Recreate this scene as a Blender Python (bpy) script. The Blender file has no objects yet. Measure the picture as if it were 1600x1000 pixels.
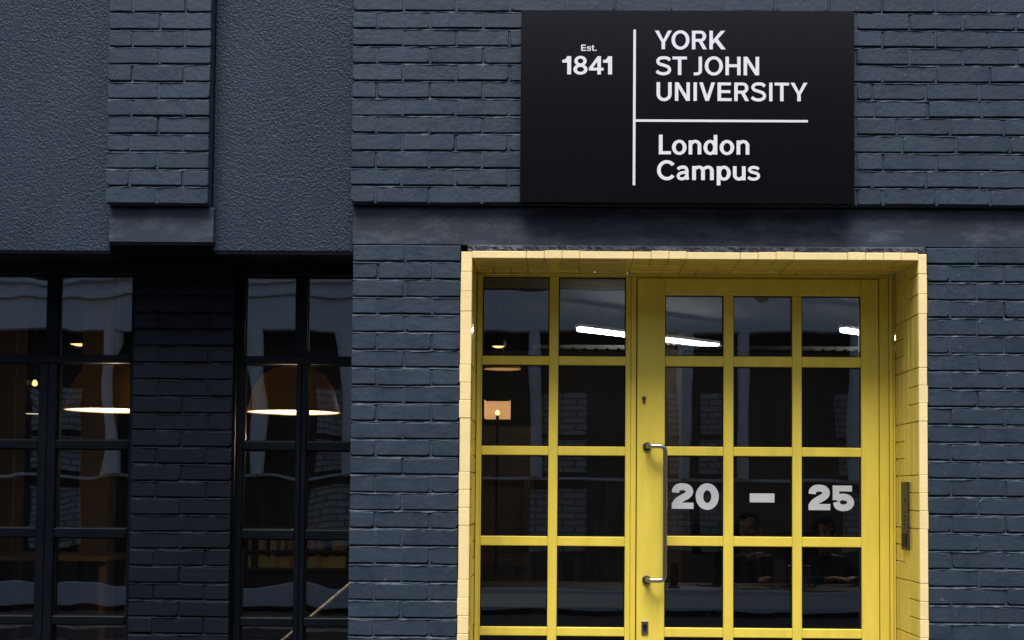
import bpy, bmesh, math, random
from mathutils import Vector, Matrix
random.seed(7)
R = math.radians
S = bpy.context.scene
C = S.collection

# ------------------------------------------------------------------ camera
cam = bpy.data.cameras.new('camera')
cam.sensor_width = 36.0
cam.lens = 2160.0 / 1600.0 * 36.0
cam.shift_x = -0.0242
cam.shift_y = 0.10494
cam.clip_start = 0.05
cam.clip_end = 500
co = bpy.data.objects.new('camera', cam)
C.objects.link(co)
_yaw, _pitch, _roll = R(0.77), R(2.7), R(0.45)
_fw = Vector((-math.sin(_yaw) * math.cos(_pitch), math.cos(_yaw) * math.cos(_pitch), math.sin(_pitch)))
_r = Vector((math.cos(_yaw), math.sin(_yaw), 0))
_u = _r.cross(_fw)
_r2 = _r * math.cos(_roll) + _u * math.sin(_roll)
_u2 = -_r * math.sin(_roll) + _u * math.cos(_roll)
_m = Matrix((_r2, _u2, -_fw)).transposed().to_4x4()
_m.translation = Vector((0, -5.88, 1.43))
co.matrix_world = _m
S.camera = co

# ------------------------------------------------------------------ sky, sun, exposure
SUN_EL, SUN_AZ = 64.0, -14.0
w = bpy.data.worlds.new('World')
S.world = w
w.use_nodes = True
nt = w.node_tree
sky = nt.nodes.new('ShaderNodeTexSky')
sky.sky_type = 'NISHITA'
sky.sun_disc = False
sky.sun_elevation = R(SUN_EL)
sky.sun_rotation = R(180 + SUN_AZ)
sky.dust_density = 3.0
sky.air_density = 1.0
bg = nt.nodes['Background']
bg.inputs['Strength'].default_value = 0.05
nt.links.new(sky.outputs[0], bg.inputs[0])
sl = bpy.data.lights.new('sun', 'SUN')
sl.energy = 1.5
sl.angle = R(32)
sl.color = (1.0, 0.975, 0.94)
so = bpy.data.objects.new('sun', sl)
C.objects.link(so)
so.rotation_euler = (R(90 - SUN_EL), 0, R(SUN_AZ))
so.location = (0, -4, 12)
S.view_settings.view_transform = 'Standard'
S.view_settings.look = 'None'
S.view_settings.exposure = 1.75
S.view_settings.gamma = 1.0
S.view_settings.use_curve_mapping = False
S.cycles.max_bounces = 6
S.cycles.diffuse_bounces = 3
S.cycles.glossy_bounces = 3
S.cycles.transmission_bounces = 3
S.cycles.transparent_max_bounces = 14
S.cycles.caustics_reflective = False
S.cycles.caustics_refractive = False

# ------------------------------------------------------------------ material helpers
def lin(r, g, b):
    f = lambda c: ((c / 255 + 0.055) / 1.055) ** 2.4 if c > 10 else c / 255 / 12.92
    return (f(r), f(g), f(b))

def mat(name, col, rough=0.5, metal=0.0, bump=0.0, bscale=80.0, var=0.0, vscale=3.0, spec=0.5,
        dirt=None, dirt_amt=0.0, dscale=6.0, objvar=0.0, bump2=0.0, b2scale=12.0, coat=0.0, stretch=None, rvar=0.0, dlo=0.5, dhi=0.78, chips=0.0):
    m = bpy.data.materials.new(name)
    m.use_nodes = True
    t = m.node_tree
    N, L = t.nodes, t.links
    b = N['Principled BSDF']
    b.inputs['Roughness'].default_value = rough
    b.inputs['Metallic'].default_value = metal
    b.inputs['Specular IOR Level'].default_value = spec
    if coat:
        b.inputs['Coat Weight'].default_value = coat
        b.inputs['Coat Roughness'].default_value = 0.12
    geo = N.new('ShaderNodeNewGeometry')
    pos = geo.outputs['Position']
    if stretch:
        mp = N.new('ShaderNodeMapping')
        mp.inputs['Scale'].default_value = stretch
        L.new(pos, mp.inputs['Vector'])
        spos = mp.outputs[0]
    else:
        spos = pos
    cur = None
    rgb = N.new('ShaderNodeRGB')
    rgb.outputs[0].default_value = (*col, 1)
    cur = rgb.outputs[0]
    if var:
        n = N.new('ShaderNodeTexNoise')
        n.inputs['Scale'].default_value = vscale
        n.inputs['Detail'].default_value = 6
        L.new(spos, n.inputs['Vector'])
        mr = N.new('ShaderNodeMapRange')
        mr.inputs['From Min'].default_value = 0.3
        mr.inputs['From Max'].default_value = 0.7
        mr.inputs['To Min'].default_value = 1 - var
        mr.inputs['To Max'].default_value = 1 + var
        L.new(n.outputs['Fac'], mr.inputs['Value'])
        h = N.new('ShaderNodeHueSaturation')
        L.new(cur, h.inputs['Color'])
        L.new(mr.outputs[0], h.inputs['Value'])
        cur = h.outputs[0]
    if objvar:
        oi = N.new('ShaderNodeObjectInfo')
        mr = N.new('ShaderNodeMapRange')
        mr.inputs['To Min'].default_value = 1 - objvar
        mr.inputs['To Max'].default_value = 1 + objvar
        L.new(oi.outputs['Random'], mr.inputs['Value'])
        h = N.new('ShaderNodeHueSaturation')
        L.new(cur, h.inputs['Color'])
        L.new(mr.outputs[0], h.inputs['Value'])
        cur = h.outputs[0]
    if dirt:
        n = N.new('ShaderNodeTexNoise')
        n.inputs['Scale'].default_value = dscale
        n.inputs['Detail'].default_value = 8
        n.inputs['Roughness'].default_value = 0.7
        L.new(spos, n.inputs['Vector'])
        mr = N.new('ShaderNodeMapRange')
        mr.inputs['From Min'].default_value = dlo
        mr.inputs['From Max'].default_value = dhi
        mr.inputs['To Max'].default_value = dirt_amt
        L.new(n.outputs['Fac'], mr.inputs['Value'])
        mx = N.new('ShaderNodeMix')
        mx.data_type = 'RGBA'
        L.new(mr.outputs[0], mx.inputs['Factor'])
        L.new(cur, mx.inputs['A'])
        mx.inputs['B'].default_value = (*dirt, 1)
        cur = mx.outputs['Result']
    if chips:
        n = N.new('ShaderNodeTexNoise')
        n.inputs['Scale'].default_value = 48
        n.inputs['Detail'].default_value = 3
        n.inputs['Roughness'].default_value = 0.6
        L.new(pos, n.inputs['Vector'])
        mr = N.new('ShaderNodeMapRange')
        mr.inputs['From Min'].default_value = 0.70
        mr.inputs['From Max'].default_value = 0.735
        mr.inputs['To Max'].default_value = chips
        L.new(n.outputs['Fac'], mr.inputs['Value'])
        mx = N.new('ShaderNodeMix')
        mx.data_type = 'RGBA'
        L.new(mr.outputs[0], mx.inputs['Factor'])
        L.new(cur, mx.inputs['A'])
        mx.inputs['B'].default_value = (0.14, 0.145, 0.15, 1)
        cur = mx.outputs['Result']
    L.new(cur, b.inputs['Base Color'])
    if rvar:
        n = N.new('ShaderNodeTexNoise')
        n.inputs['Scale'].default_value = 9
        n.inputs['Detail'].default_value = 5
        L.new(spos, n.inputs['Vector'])
        mr = N.new('ShaderNodeMapRange')
        mr.inputs['From Min'].default_value = 0.3
        mr.inputs['From Max'].default_value = 0.7
        mr.inputs['To Min'].default_value = rough - rvar
        mr.inputs['To Max'].default_value = rough + rvar
        L.new(n.outputs['Fac'], mr.inputs['Value'])
        L.new(mr.outputs[0], b.inputs['Roughness'])
    prev = None
    for amt, sc in ((bump, bscale), (bump2, b2scale)):
        if amt:
            n = N.new('ShaderNodeTexNoise')
            n.inputs['Scale'].default_value = sc
            n.inputs['Detail'].default_value = 5
            L.new(spos, n.inputs['Vector'])
            bp = N.new('ShaderNodeBump')
            bp.inputs['Strength'].default_value = 1.0
            bp.inputs['Distance'].default_value = amt
            L.new(n.outputs['Fac'], bp.inputs['Height'])
            if prev:
                L.new(prev, bp.inputs['Normal'])
            prev = bp.outputs[0]
    if prev:
        L.new(prev, b.inputs['Normal'])
    return m

def emit(name, col, strength):
    m = bpy.data.materials.new(name)
    m.use_nodes = True
    b = m.node_tree.nodes['Principled BSDF']
    b.inputs['Base Color'].default_value = (0.8, 0.8, 0.8, 1)
    b.inputs['Emission Color'].default_value = (*col, 1)
    b.inputs['Emission Strength'].default_value = strength
    return m

def glass_mat(name, wave=0.0, wscale=3.0, tint=(0.9, 0.93, 0.93), dirt=0.0, ior=1.5):
    m = bpy.data.materials.new(name)
    m.use_nodes = True
    t = m.node_tree
    N, L = t.nodes, t.links
    N.remove(N['Principled BSDF'])
    out = N['Material Output']
    tr = N.new('ShaderNodeBsdfTransparent')
    tr.inputs[0].default_value = (*tint, 1)
    gl = N.new('ShaderNodeBsdfGlossy')
    gl.inputs['Roughness'].default_value = 0.0
    fr = N.new('ShaderNodeFresnel')
    fr.inputs['IOR'].default_value = ior
    mx = N.new('ShaderNodeMixShader')
    L.new(fr.outputs[0], mx.inputs[0])
    L.new(tr.outputs[0], mx.inputs[1])
    L.new(gl.outputs[0], mx.inputs[2])
    geo = N.new('ShaderNodeNewGeometry')
    if wave:
        mp = N.new('ShaderNodeMapping')
        mp.inputs['Scale'].default_value = (1.6, 1.0, 0.75)
        L.new(geo.outputs['Position'], mp.inputs['Vector'])
        n = N.new('ShaderNodeTexNoise')
        n.inputs['Scale'].default_value = wscale
        n.inputs['Detail'].default_value = 0.6
        L.new(mp.outputs[0], n.inputs['Vector'])
        bp = N.new('ShaderNodeBump')
        bp.inputs['Distance'].default_value = wave
        L.new(n.outputs['Fac'], bp.inputs['Height'])
        L.new(bp.outputs[0], gl.inputs['Normal'])
    last = mx.outputs[0]
    if dirt:
        df = N.new('ShaderNodeBsdfDiffuse')
        df.inputs[0].default_value = (0.55, 0.57, 0.6, 1)
        mp = N.new('ShaderNodeMapping')
        mp.inputs['Scale'].default_value = (9.0, 1.0, 0.9)
        L.new(geo.outputs['Position'], mp.inputs['Vector'])
        n = N.new('ShaderNodeTexNoise')
        n.inputs['Scale'].default_value = 4.0
        n.inputs['Detail'].default_value = 7
        L.new(mp.outputs[0], n.inputs['Vector'])
        mr = N.new('ShaderNodeMapRange')
        mr.inputs['From Min'].default_value = 0.42
        mr.inputs['From Max'].default_value = 0.8
        mr.inputs['To Min'].default_value = dirt * 0.15
        mr.inputs['To Max'].default_value = dirt
        L.new(n.outputs['Fac'], mr.inputs['Value'])
        m2 = N.new('ShaderNodeMixShader')
        L.new(mr.outputs[0], m2.inputs[0])
        L.new(last, m2.inputs[1])
        L.new(df.outputs[0], m2.inputs[2])
        last = m2.outputs[0]
    L.new(last, out.inputs['Surface'])
    return m

BLUE = (0.0224, 0.0365, 0.0562)
PALE = (0.060, 0.075, 0.095)
M = {}
M['brick'] = mat('slate_blue_masonry_paint', BLUE, 0.5, bump=0.0011, bscale=260, bump2=0.0022, b2scale=42,
                 var=0.10, vscale=5, objvar=0.11, dirt=PALE, dirt_amt=0.30, dscale=16, rvar=0.14, spec=0.35, chips=0.8)
M['mortar'] = mat('slate_blue_painted_mortar', (0.0255, 0.042, 0.064), 0.55, bump=0.0022, bscale=170, var=0.12, vscale=9,
                  dirt=PALE, dirt_amt=0.35, dscale=22, spec=0.4)
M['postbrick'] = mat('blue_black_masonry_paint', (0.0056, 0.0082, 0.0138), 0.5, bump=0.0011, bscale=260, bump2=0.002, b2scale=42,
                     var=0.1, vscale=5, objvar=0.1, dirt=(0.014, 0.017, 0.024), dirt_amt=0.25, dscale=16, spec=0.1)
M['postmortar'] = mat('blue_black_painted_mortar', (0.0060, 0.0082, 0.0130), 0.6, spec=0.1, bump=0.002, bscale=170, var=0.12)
M['lintel'] = mat('slate_blue_brushed_concrete', (0.0215, 0.031, 0.046), 0.55, bump=0.0012, bscale=90, var=0.25, vscale=2.6,
                  dirt=(0.095, 0.11, 0.13), dirt_amt=0.7, dscale=6.5, dlo=0.47, dhi=0.70, stretch=(1.0, 1, 2.6), spec=0.4)
M['roughmortar'] = mat('slate_blue_ragged_mortar', (0.024, 0.034, 0.05), 0.7, bump=0.009, bscale=45, var=0.25, vscale=30,
                       dirt=(0.22, 0.2, 0.18), dirt_amt=0.35, dscale=30)
M['black'] = mat('sign_black_satin', (0.0022, 0.0024, 0.0032), 0.22, spec=0.36)
M['white'] = mat('sign_white_vinyl', (0.72, 0.72, 0.76), 0.45)
M['yellow'] = mat('yellow_gloss_frame_paint', (0.81, 0.635, 0.090), 0.33, spec=0.35, bump=0.0008, bscale=60, var=0.07, vscale=7,
                  stretch=(2.5, 2.5, 0.4), rvar=0.06, dirt=(0.48, 0.34, 0.07), dirt_amt=0.28, dscale=5)
M['tile'] = mat('yellow_glazed_tile_paint', (0.80, 0.62, 0.13), 0.08, bump=0.0006, bscale=70, var=0.05, vscale=6, objvar=0.05,
                dirt=(0.42, 0.3, 0.07), dirt_amt=0.18, dscale=9, bump2=0.0010, b2scale=14)
M['edge'] = mat('yellow_edge_lit_cream', (0.91, 0.72, 0.35), 0.35, bump=0.0012, bscale=90, var=0.06, vscale=12, objvar=0.03,
                dirt=(0.62, 0.40, 0.16), dirt_amt=0.22, dscale=12)  # cream puts the strong light on the front faces into the colour
M['grout'] = mat('ochre_painted_grout', (0.50, 0.36, 0.05), 0.5, bump=0.0015, bscale=120)
M['frame'] = mat('blue_black_frame_paint', (0.0030, 0.0046, 0.0075), 0.4, spec=0.12, bump=0.0004, bscale=100, var=0.1, rvar=0.08)
M['gasket'] = mat('black_rubber_gasket', (0.006, 0.006, 0.006), 0.6, spec=0.2)
M['gap'] = mat('dark_gap_lining', (0.01, 0.009, 0.006), 0.8)
M['steel'] = mat('brushed_steel', (0.42, 0.39, 0.36), 0.32, metal=1.0, bump=0.0002, bscale=400, stretch=(1, 1, 0.1))
M['darksteel'] = mat('dark_bronze_metal', (0.06, 0.052, 0.04), 0.5, metal=0.5, bump=0.0012, bscale=180, var=0.3, vscale=70)
M['frost'] = mat('frosted_grey_vinyl', (0.52, 0.54, 0.56), 0.6, var=0.06, vscale=10)
M['glass'] = glass_mat('door_glass', wave=0.0008, wscale=2.6, dirt=0.007, ior=2.0)
M['wavyglass'] = glass_mat('wavy_window_glass', wave=0.0013, wscale=3.2, dirt=0.004, ior=2.2)

def stucco_mat(name, col):
    m = mat(name, col, 0.5, var=0.18, vscale=1.6, dirt=(0.05, 0.06, 0.07), dirt_amt=0.22, dscale=3.5, spec=0.22, stretch=(1.6, 1.6, 0.6))
    t = m.node_tree
    N, L = t.nodes, t.links
    b = N['Principled BSDF']
    geo = N.new('ShaderNodeNewGeometry')
    v = N.new('ShaderNodeTexVoronoi')
    v.inputs['Scale'].default_value = 125
    v.feature = 'SMOOTH_F1'
    n = N.new('ShaderNodeTexNoise')
    n.inputs['Scale'].default_value = 85
    n.inputs['Detail'].default_value = 4
    n.inputs['Distortion'].default_value = 0.8
    L.new(geo.outputs['Position'], v.inputs['Vector'])
    L.new(geo.outputs['Position'], n.inputs['Vector'])
    a = N.new('ShaderNodeMath')
    a.operation = 'MULTIPLY_ADD'
    a.inputs[1].default_value = -0.45
    L.new(v.outputs['Distance'], a.inputs[0])
    L.new(n.outputs['Fac'], a.inputs[2])
    bp = N.new('ShaderNodeBump')
    bp.inputs['Distance'].default_value = 0.0048
    L.new(a.outputs[0], bp.inputs['Height'])
    L.new(bp.outputs[0], b.inputs['Normal'])
    return m
M['stucco'] = stucco_mat('slate_blue_roughcast_render', (0.0152, 0.0266, 0.0425))

# ------------------------------------------------------------------ mesh helpers
def mesh(name, bm, smooth=False):
    me = bpy.data.meshes.new(name)
    bmesh.ops.recalc_face_normals(bm, faces=bm.faces)
    bm.to_mesh(me)
    bm.free()
    if smooth:
        for p in me.polygons:
            p.use_smooth = True
    return me

def obj(name, data, m=None, parent=None):
    if isinstance(data, bmesh.types.BMesh):
        data = mesh(name, data)
    if m is not None and len(data.materials) == 0:
        data.materials.append(m)
    o = bpy.data.objects.new(name, data)
    C.objects.link(o)
    if parent is not None:
        o.parent = parent
    return o

def tag(o, label, cat, group=None):
    o['label'] = label
    o['category'] = cat
    if group:
        o['group'] = group
    return o

def thing(name, label, cat, loc=(0, 0, 0), rz=0.0, group=None):
    o = bpy.data.objects.new(name, None)
    o.empty_display_size = 0.1
    C.objects.link(o)
    o.location = loc
    o.rotation_euler = (0, 0, rz)
    return tag(o, label, cat, group)

def struct(name, bm, m):
    o = obj(name, bm, m)
    o['kind'] = 'structure'
    return o

def box(bm, x0, x1, y0, y1, z0, z1, bev=0.0, seg=1):
    r = bmesh.ops.create_cube(bm, size=1)
    bmesh.ops.transform(bm, matrix=Matrix.Translation(((x0 + x1) / 2, (y0 + y1) / 2, (z0 + z1) / 2)) @
                        Matrix.Diagonal((abs(x1 - x0), abs(y1 - y0), abs(z1 - z0), 1)), verts=r['verts'])
    if bev:
        es = list({e for v in r['verts'] for e in v.link_edges})
        bmesh.ops.bevel(bm, geom=es, offset=bev, segments=seg, profile=0.5, affect='EDGES')
    return bm

def bx(*a, bev=0.0, seg=1):
    return box(bmesh.new(), *a, bev=bev, seg=seg)

def tube(bm, pts, rad, n=12, cap=True):
    pts = [Vector(p) for p in pts]
    rings = []
    ref = Vector((0.31, 0.2, 0.93)).normalized()
    for i, p in enumerate(pts):
        d = (pts[min(i + 1, len(pts) - 1)] - pts[max(i - 1, 0)]).normalized()
        a = d.cross(ref).normalized()
        b = d.cross(a)
        rr = rad[i] if isinstance(rad, (list, tuple)) else rad
        rings.append([bm.verts.new(p + (a * math.cos(2 * math.pi * k / n) + b * math.sin(2 * math.pi * k / n)) * rr) for k in range(n)])
    for A, B in zip(rings, rings[1:]):
        for k in range(n):
            bm.faces.new((A[k], A[(k + 1) % n], B[(k + 1) % n], B[k]))
    if cap:
        bm.faces.new(rings[0])
        bm.faces.new(rings[-1][::-1])
    return bm

def lathe(bm, prof, n=32, c=(0, 0, 0)):
    rings = []
    for r_, z in prof:
        rings.append([bm.verts.new((c[0] + r_ * math.cos(2 * math.pi * k / n), c[1] + r_ * math.sin(2 * math.pi * k / n), c[2] + z)) for k in range(n)])
    for A, B in zip(rings, rings[1:]):
        for k in range(n):
            bm.faces.new((A[k], A[(k + 1) % n], B[(k + 1) % n], B[k]))
    return bm

def prism(bm, poly, y0, y1):
    """polygon in x,z extruded from y0 (front) to y1"""
    a = [bm.verts.new((x, y0, z)) for x, z in poly]
    b = [bm.verts.new((x, y1, z)) for x, z in poly]
    bm.faces.new(a)
    n = len(poly)
    for i in range(n):
        bm.faces.new((a[i], a[(i + 1) % n], b[(i + 1) % n], b[i]))
    return bm

# ------------------------------------------------------------------ the setting: ground, street
M['slab'] = mat('concrete_paving', (0.10, 0.098, 0.095), 0.8, bump=0.002, bscale=60, var=0.2, vscale=1.5, objvar=0.08)
M['asphalt'] = mat('asphalt', (0.05, 0.05, 0.052), 0.85, bump=0.004, bscale=150, var=0.25, vscale=2)
M['kerb'] = mat('granite_kerb', (0.22, 0.21, 0.2), 0.75, bump=0.002, bscale=100, var=0.2, vscale=8)
struct('ground', bx(-60, 60, -60, 60, -0.6, -0.13), M['asphalt'])
struct('road', bx(-40, 40, -7.6, -2.2, -0.129, -0.12), M['asphalt'])
struct('pavement', bx(-40, 40, -2.05, 0.6, -0.128, -0.004), M['slab'])
struct('opposite_pavement', bx(-40, 40, -9.6, -7.75, -0.128, -0.004), M['slab'])
struct('kerb', bx(-40, 40, -2.199, -2.051, -0.128, 0.0, bev=0.012), M['kerb'])
struct('opposite_kerb', bx(-40, 40, -7.749, -7.601, -0.128, 0.0, bev=0.012), M['kerb'])

# ------------------------------------------------------------------ brickwork
CH = 0.0762           # course height
BP = 0.2292           # brick pitch
_cache = {}
def brick_mesh(wd, hgt, kind):
    key = (round(wd, 3), round(hgt, 3), kind)
    lst = _cache.setdefault(key, [])
    if len(lst) < 7:
        rnd = random.Random(hash((key[0], key[1], len(lst))) & 0xffff)
        j = lambda s=0.0011: rnd.uniform(-s, s)
        hx, hz = wd / 2, hgt / 2
        cr = [rnd.choice((0.002, 0.003, 0.004, 0.006, 0.010)) for _ in range(4)]
        out = []
        if hx > 0.02:
            mids = [(j(0.03), hz + j(0.0012)), (j(0.03), -hz + j(0.0018))]
            pts = [(-hx + cr[0], hz + j()), mids[0], (hx - cr[1], hz + j()), (hx + j(), hz - cr[1]), (hx + j(), -hz + cr[2]),
                   (hx - cr[2], -hz + j()), mids[1], (-hx + cr[3], -hz + j()), (-hx + j(), -hz + cr[3]), (-hx + j(), hz - cr[0])]
        else:
            pts = [(-hx, hz), (hx, hz + j()), (hx, -hz + j()), (-hx, -hz)]
        bm = bmesh.new()
        bv = 0.0026
        tilt = j(0.0012)
        def ring(ins, y):
            vs = []
            for x, z in pts:
                l = math.hypot(x / hx, z / hz)
                sx_ = x - math.copysign(min(ins, abs(x)), x) if abs(x) > hx * 0.5 else x
                sz_ = z - math.copysign(ins, z)
                vs.append(bm.verts.new((sx_, y + tilt * x / hx * (1 if y < 0.004 else 0), sz_)))
            return vs
        f = ring(bv, 0.0)
        g = ring(0.0, 0.0026)
        h = ring(0.0, 0.03)
        bm.faces.new(f)
        n = len(pts)
        for A, B in ((f, g), (g, h)):
            for i in range(n):
                bm.faces.new((A[i], A[(i + 1) % n], B[(i + 1) % n], B[i]))
        me = mesh('brick', bm)
        me.materials.append(kind)
        lst.append(me)
        return me
    return random.choice(lst)

def brickwork(root, x0, x1, ztop, n, joints, y, bmat, mmat, depth=0.4, ch=CH, skip=None):
    """courses from ztop downward; joints(i) -> list of joint x between x0 and x1"""
    J, HB, JV = 0.0085, ch - 0.0115, 0.0115
    zb = ztop - n * ch
    mo = bmesh.new()
    box(mo, x0 + 0.004, x1 - 0.004, y + 0.022, y + depth, zb + 0.002, ztop - 0.002)
    for i in range(n):
        z1 = ztop - i * ch - JV * 0.5
        z0 = z1 - HB
        js = [x0] + [q for q in joints(i) if x0 + 0.025 < q < x1 - 0.025] + [x1]
        for k, (a, b) in enumerate(zip(js, js[1:])):
            aa = a + (J / 2 if k else 0)
            bb = b - (J / 2 if k < len(js) - 2 else 0)
            if skip and skip((aa + bb) / 2, (z0 + z1) / 2):
                continue
            o = obj('brick', brick_mesh(bb - aa, HB, bmat), None, root)
            dz = random.uniform(-0.0013, 0.0013)
            o.location = ((aa + bb) / 2, y + random.uniform(-0.0018, 0.0022), (z0 + z1) / 2 + dz)
            o.rotation_euler = (random.uniform(-0.014, 0.014), random.uniform(-0.003, 0.003), random.uniform(-0.005, 0.005))
        # perpends
        for q in js[1:-1]:
            d = y + random.choice((0.0008, 0.0012, 0.002, 0.003, 0.0055))
            pw = J * 0.75
            tw = random.uniform(-0.002, 0.002)
            vs = [mo.verts.new(p) for p in ((q - pw, d + 0.002, z0 - 0.003), (q + pw, d + 0.002, z0 - 0.003), (q + pw + tw, d, z1 + 0.003), (q - pw + tw, d, z1 + 0.003))]
            mo.faces.new(vs)
        # weather-struck bed joint below this course: recessed at the top, flush at the bottom
        if i < n - 1:
            m_ = max(6, int((x1 - x0) / 0.028))
            prev = None
            for s in range(m_ + 1):
                x = x0 + 0.001 + (x1 - x0 - 0.002) * s / m_
                q = random.random()
                t = mo.verts.new((x, y + 0.0085 + random.uniform(-0.002, 0.002), z0 - JV * random.uniform(0.24, 0.40)))
                tt = mo.verts.new((x, y + 0.0160, z0 + 0.003))
                lip = mo.verts.new((x, y - 0.0020 + 0.0045 * q * q, z0 - JV + random.uniform(-0.0012, 0.0035)))
                bot = mo.verts.new((x, y + 0.006, z0 - JV - 0.004))
                if prev:
                    mo.faces.new((prev[3], tt, t, prev[0]))
                    mo.faces.new((prev[0], t, lip, prev[1]))
                    mo.faces.new((prev[1], lip, bot, prev[2]))
                prev = (t, lip, bot, tt)
    obj('mortar', mo, mmat, root)

XL, XR = -0.888, 2.72
UT = 2.667 + 16 * CH
up = thing('brick_wall', 'dark slate blue painted brick wall above the doorway and behind the black sign', 'brick wall', (0, 0, 0))
def j_upper(i):
    # course 11 counted from the bottom is 0
    k = 15 - i                      # 0 = lowest course
    base = XL + (0.1066 if k % 2 == 0 else BP * 0.958)
    js = []
    q = base
    right_from = 1.29
    late = k <= 6
    while q < (right_from if late else XR):
        js.append(q)
        q += BP
    if late:
        q = right_from + {0: 0.105, 1: 0.06, 2: 0.105, 3: 0.19, 4: 0.165, 5: 0.0 + 0.07, 6: 0.06}[k]
        if q - js[-1] < 0.05:
            js.pop()
        while q < XR:
            js.append(q)
            q += BP
    return js
brickwork(up, XL, XR, UT, 16, j_upper, 0.0, M['brick'], M['mortar'], depth=0.42)

pil = thing('brick_pilaster', 'narrow projecting brick pilaster between two roughcast panels, upper left', 'pilaster', (0, 0, 0))
brickwork(pil, -1.947, -1.504, UT - 0.008, 16, lambda i: [-1.947 + 0.2215] if (15 - i) % 2 == 0 else [-1.947 + 0.104, -1.947 + 0.331], 0.0,
          M['brick'], M['mortar'], depth=0.42)
obj('band', bx(-1.943, -1.488, 0.045, 0.40, 2.501, 2.654, bev=0.003), M['lintel'], pil)
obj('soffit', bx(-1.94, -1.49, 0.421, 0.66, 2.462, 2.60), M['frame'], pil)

pier = thing('brick_pier', 'dark slate blue brick pier between the dark windows and the yellow doorway', 'brick pier', (0, 0, 0))
PX0, PX1 = -0.874, -0.411
brickwork(pier, PX0, PX1, 2.492, 32, lambda i: [PX0 + 0.2245] if i % 2 == 0 else [PX0 + 0.108, PX0 + 0.343], 0.004, M['brick'], M['mortar'], depth=0.52)
obj('base_course', bx(PX0 + 0.003, PX1 - 0.003, 0.012, 0.5, -0.004, 2.492 - 32 * CH + 0.002), M['mortar'], pier)

rw = thing('brick_wall', 'dark slate blue brick wall beside the right edge of the yellow doorway', 'brick wall', (0, 0, 0))
RX0 = 1.581
brickwork(rw, RX0, XR, 2.492, 32, lambda i: [RX0 + 0.212 + BP * k for k in range(6)] if i % 2 == 0 else [RX0 + 0.098 + BP * k for k in range(6)],
          0.004, M['brick'], M['mortar'], depth=0.52)
obj('base_course', bx(RX0 + 0.003, XR - 0.003, 0.012, 0.5, -0.004, 2.492 - 32 * CH + 0.002), M['mortar'], rw)

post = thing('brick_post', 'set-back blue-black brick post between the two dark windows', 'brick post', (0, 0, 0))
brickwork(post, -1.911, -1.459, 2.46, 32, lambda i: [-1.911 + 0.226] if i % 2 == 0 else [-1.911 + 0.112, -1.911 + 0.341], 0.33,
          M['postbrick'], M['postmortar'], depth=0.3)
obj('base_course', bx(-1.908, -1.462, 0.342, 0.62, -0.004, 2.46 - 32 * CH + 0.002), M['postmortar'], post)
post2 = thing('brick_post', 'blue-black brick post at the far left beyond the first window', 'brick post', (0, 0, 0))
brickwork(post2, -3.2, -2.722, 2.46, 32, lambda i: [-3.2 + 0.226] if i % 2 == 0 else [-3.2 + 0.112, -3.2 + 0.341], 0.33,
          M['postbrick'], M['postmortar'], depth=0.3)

# lintel over the doorway
li = thing('concrete_lintel', 'smooth slate blue lintel band under the sign and over the yellow doorway', 'lintel', (0, 0, 0))
obj('lintel_face', bx(XL + 0.004, XR, 0.045, 0.40, 2.4965, 2.662, bev=0.003), M['lintel'], li)
bm = bmesh.new()
NX = 160
rows = []
for r_ in range(4):
    rows.append([bm.verts.new((PX1 + 0.030 + (RX0 - PX1 - 0.034) * s / NX,
                               0.016 - 0.012 * (0 if r_ in (0,) else 1) * random.uniform(0.2, 1.0) + (0.012 if r_ == 0 else 0),
                               2.4955 - 0.0105 * r_ + random.uniform(-0.0025, 0.0025) * (r_ > 0))) for s in range(NX + 1)])
for A, B in zip(rows, rows[1:]):
    for s in range(NX):
        bm.faces.new((A[s], A[s + 1], B[s + 1], B[s]))
obj('ragged_mortar_bed', bm, M['roughmortar'], li)

# roughcast panels
pan = tag(obj('roughcast_panel', bx(-1.5035, XL + 0.004, 0.08, 0.42, 2.470, UT, bev=0.004), M['stucco']),
          'roughcast rendered panel between the brick pilaster and the wall with the sign', 'wall panel')
pan = tag(obj('roughcast_panel', bx(-3.2, -1.9475, 0.08, 0.42, 2.466, UT, bev=0.004), M['stucco']),
          'roughcast rendered panel at the far left of the facade', 'wall panel')

sb_ = thing('overhang_shade_board', 'added black boards standing in for the shade under the overhangs above the dark windows', 'soffit', (0, 0, 0))  # added boards: their black stands in for shade under the overhangs
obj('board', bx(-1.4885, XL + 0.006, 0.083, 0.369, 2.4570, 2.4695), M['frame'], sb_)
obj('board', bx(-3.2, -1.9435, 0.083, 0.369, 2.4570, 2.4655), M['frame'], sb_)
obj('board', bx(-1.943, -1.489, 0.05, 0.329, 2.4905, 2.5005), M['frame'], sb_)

# the rest of the building above and beyond what the frame shows
rest = thing('building_shell', 'dark rendered storeys of the building above and beyond the brick facade', 'building', (0, 0, 0))
obj('upper_storeys', bx(-14, 14, 0.10, 0.43, UT + 0.003, 4.7), M['stucco'], rest)
obj('end_wall', bx(XR + 0.004, 14, 0.05, 0.6, -0.004, UT), M['stucco'], rest)
obj('end_wall', bx(-14, -3.204, 0.05, 0.6, -0.004, UT), M['stucco'], rest)

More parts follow.
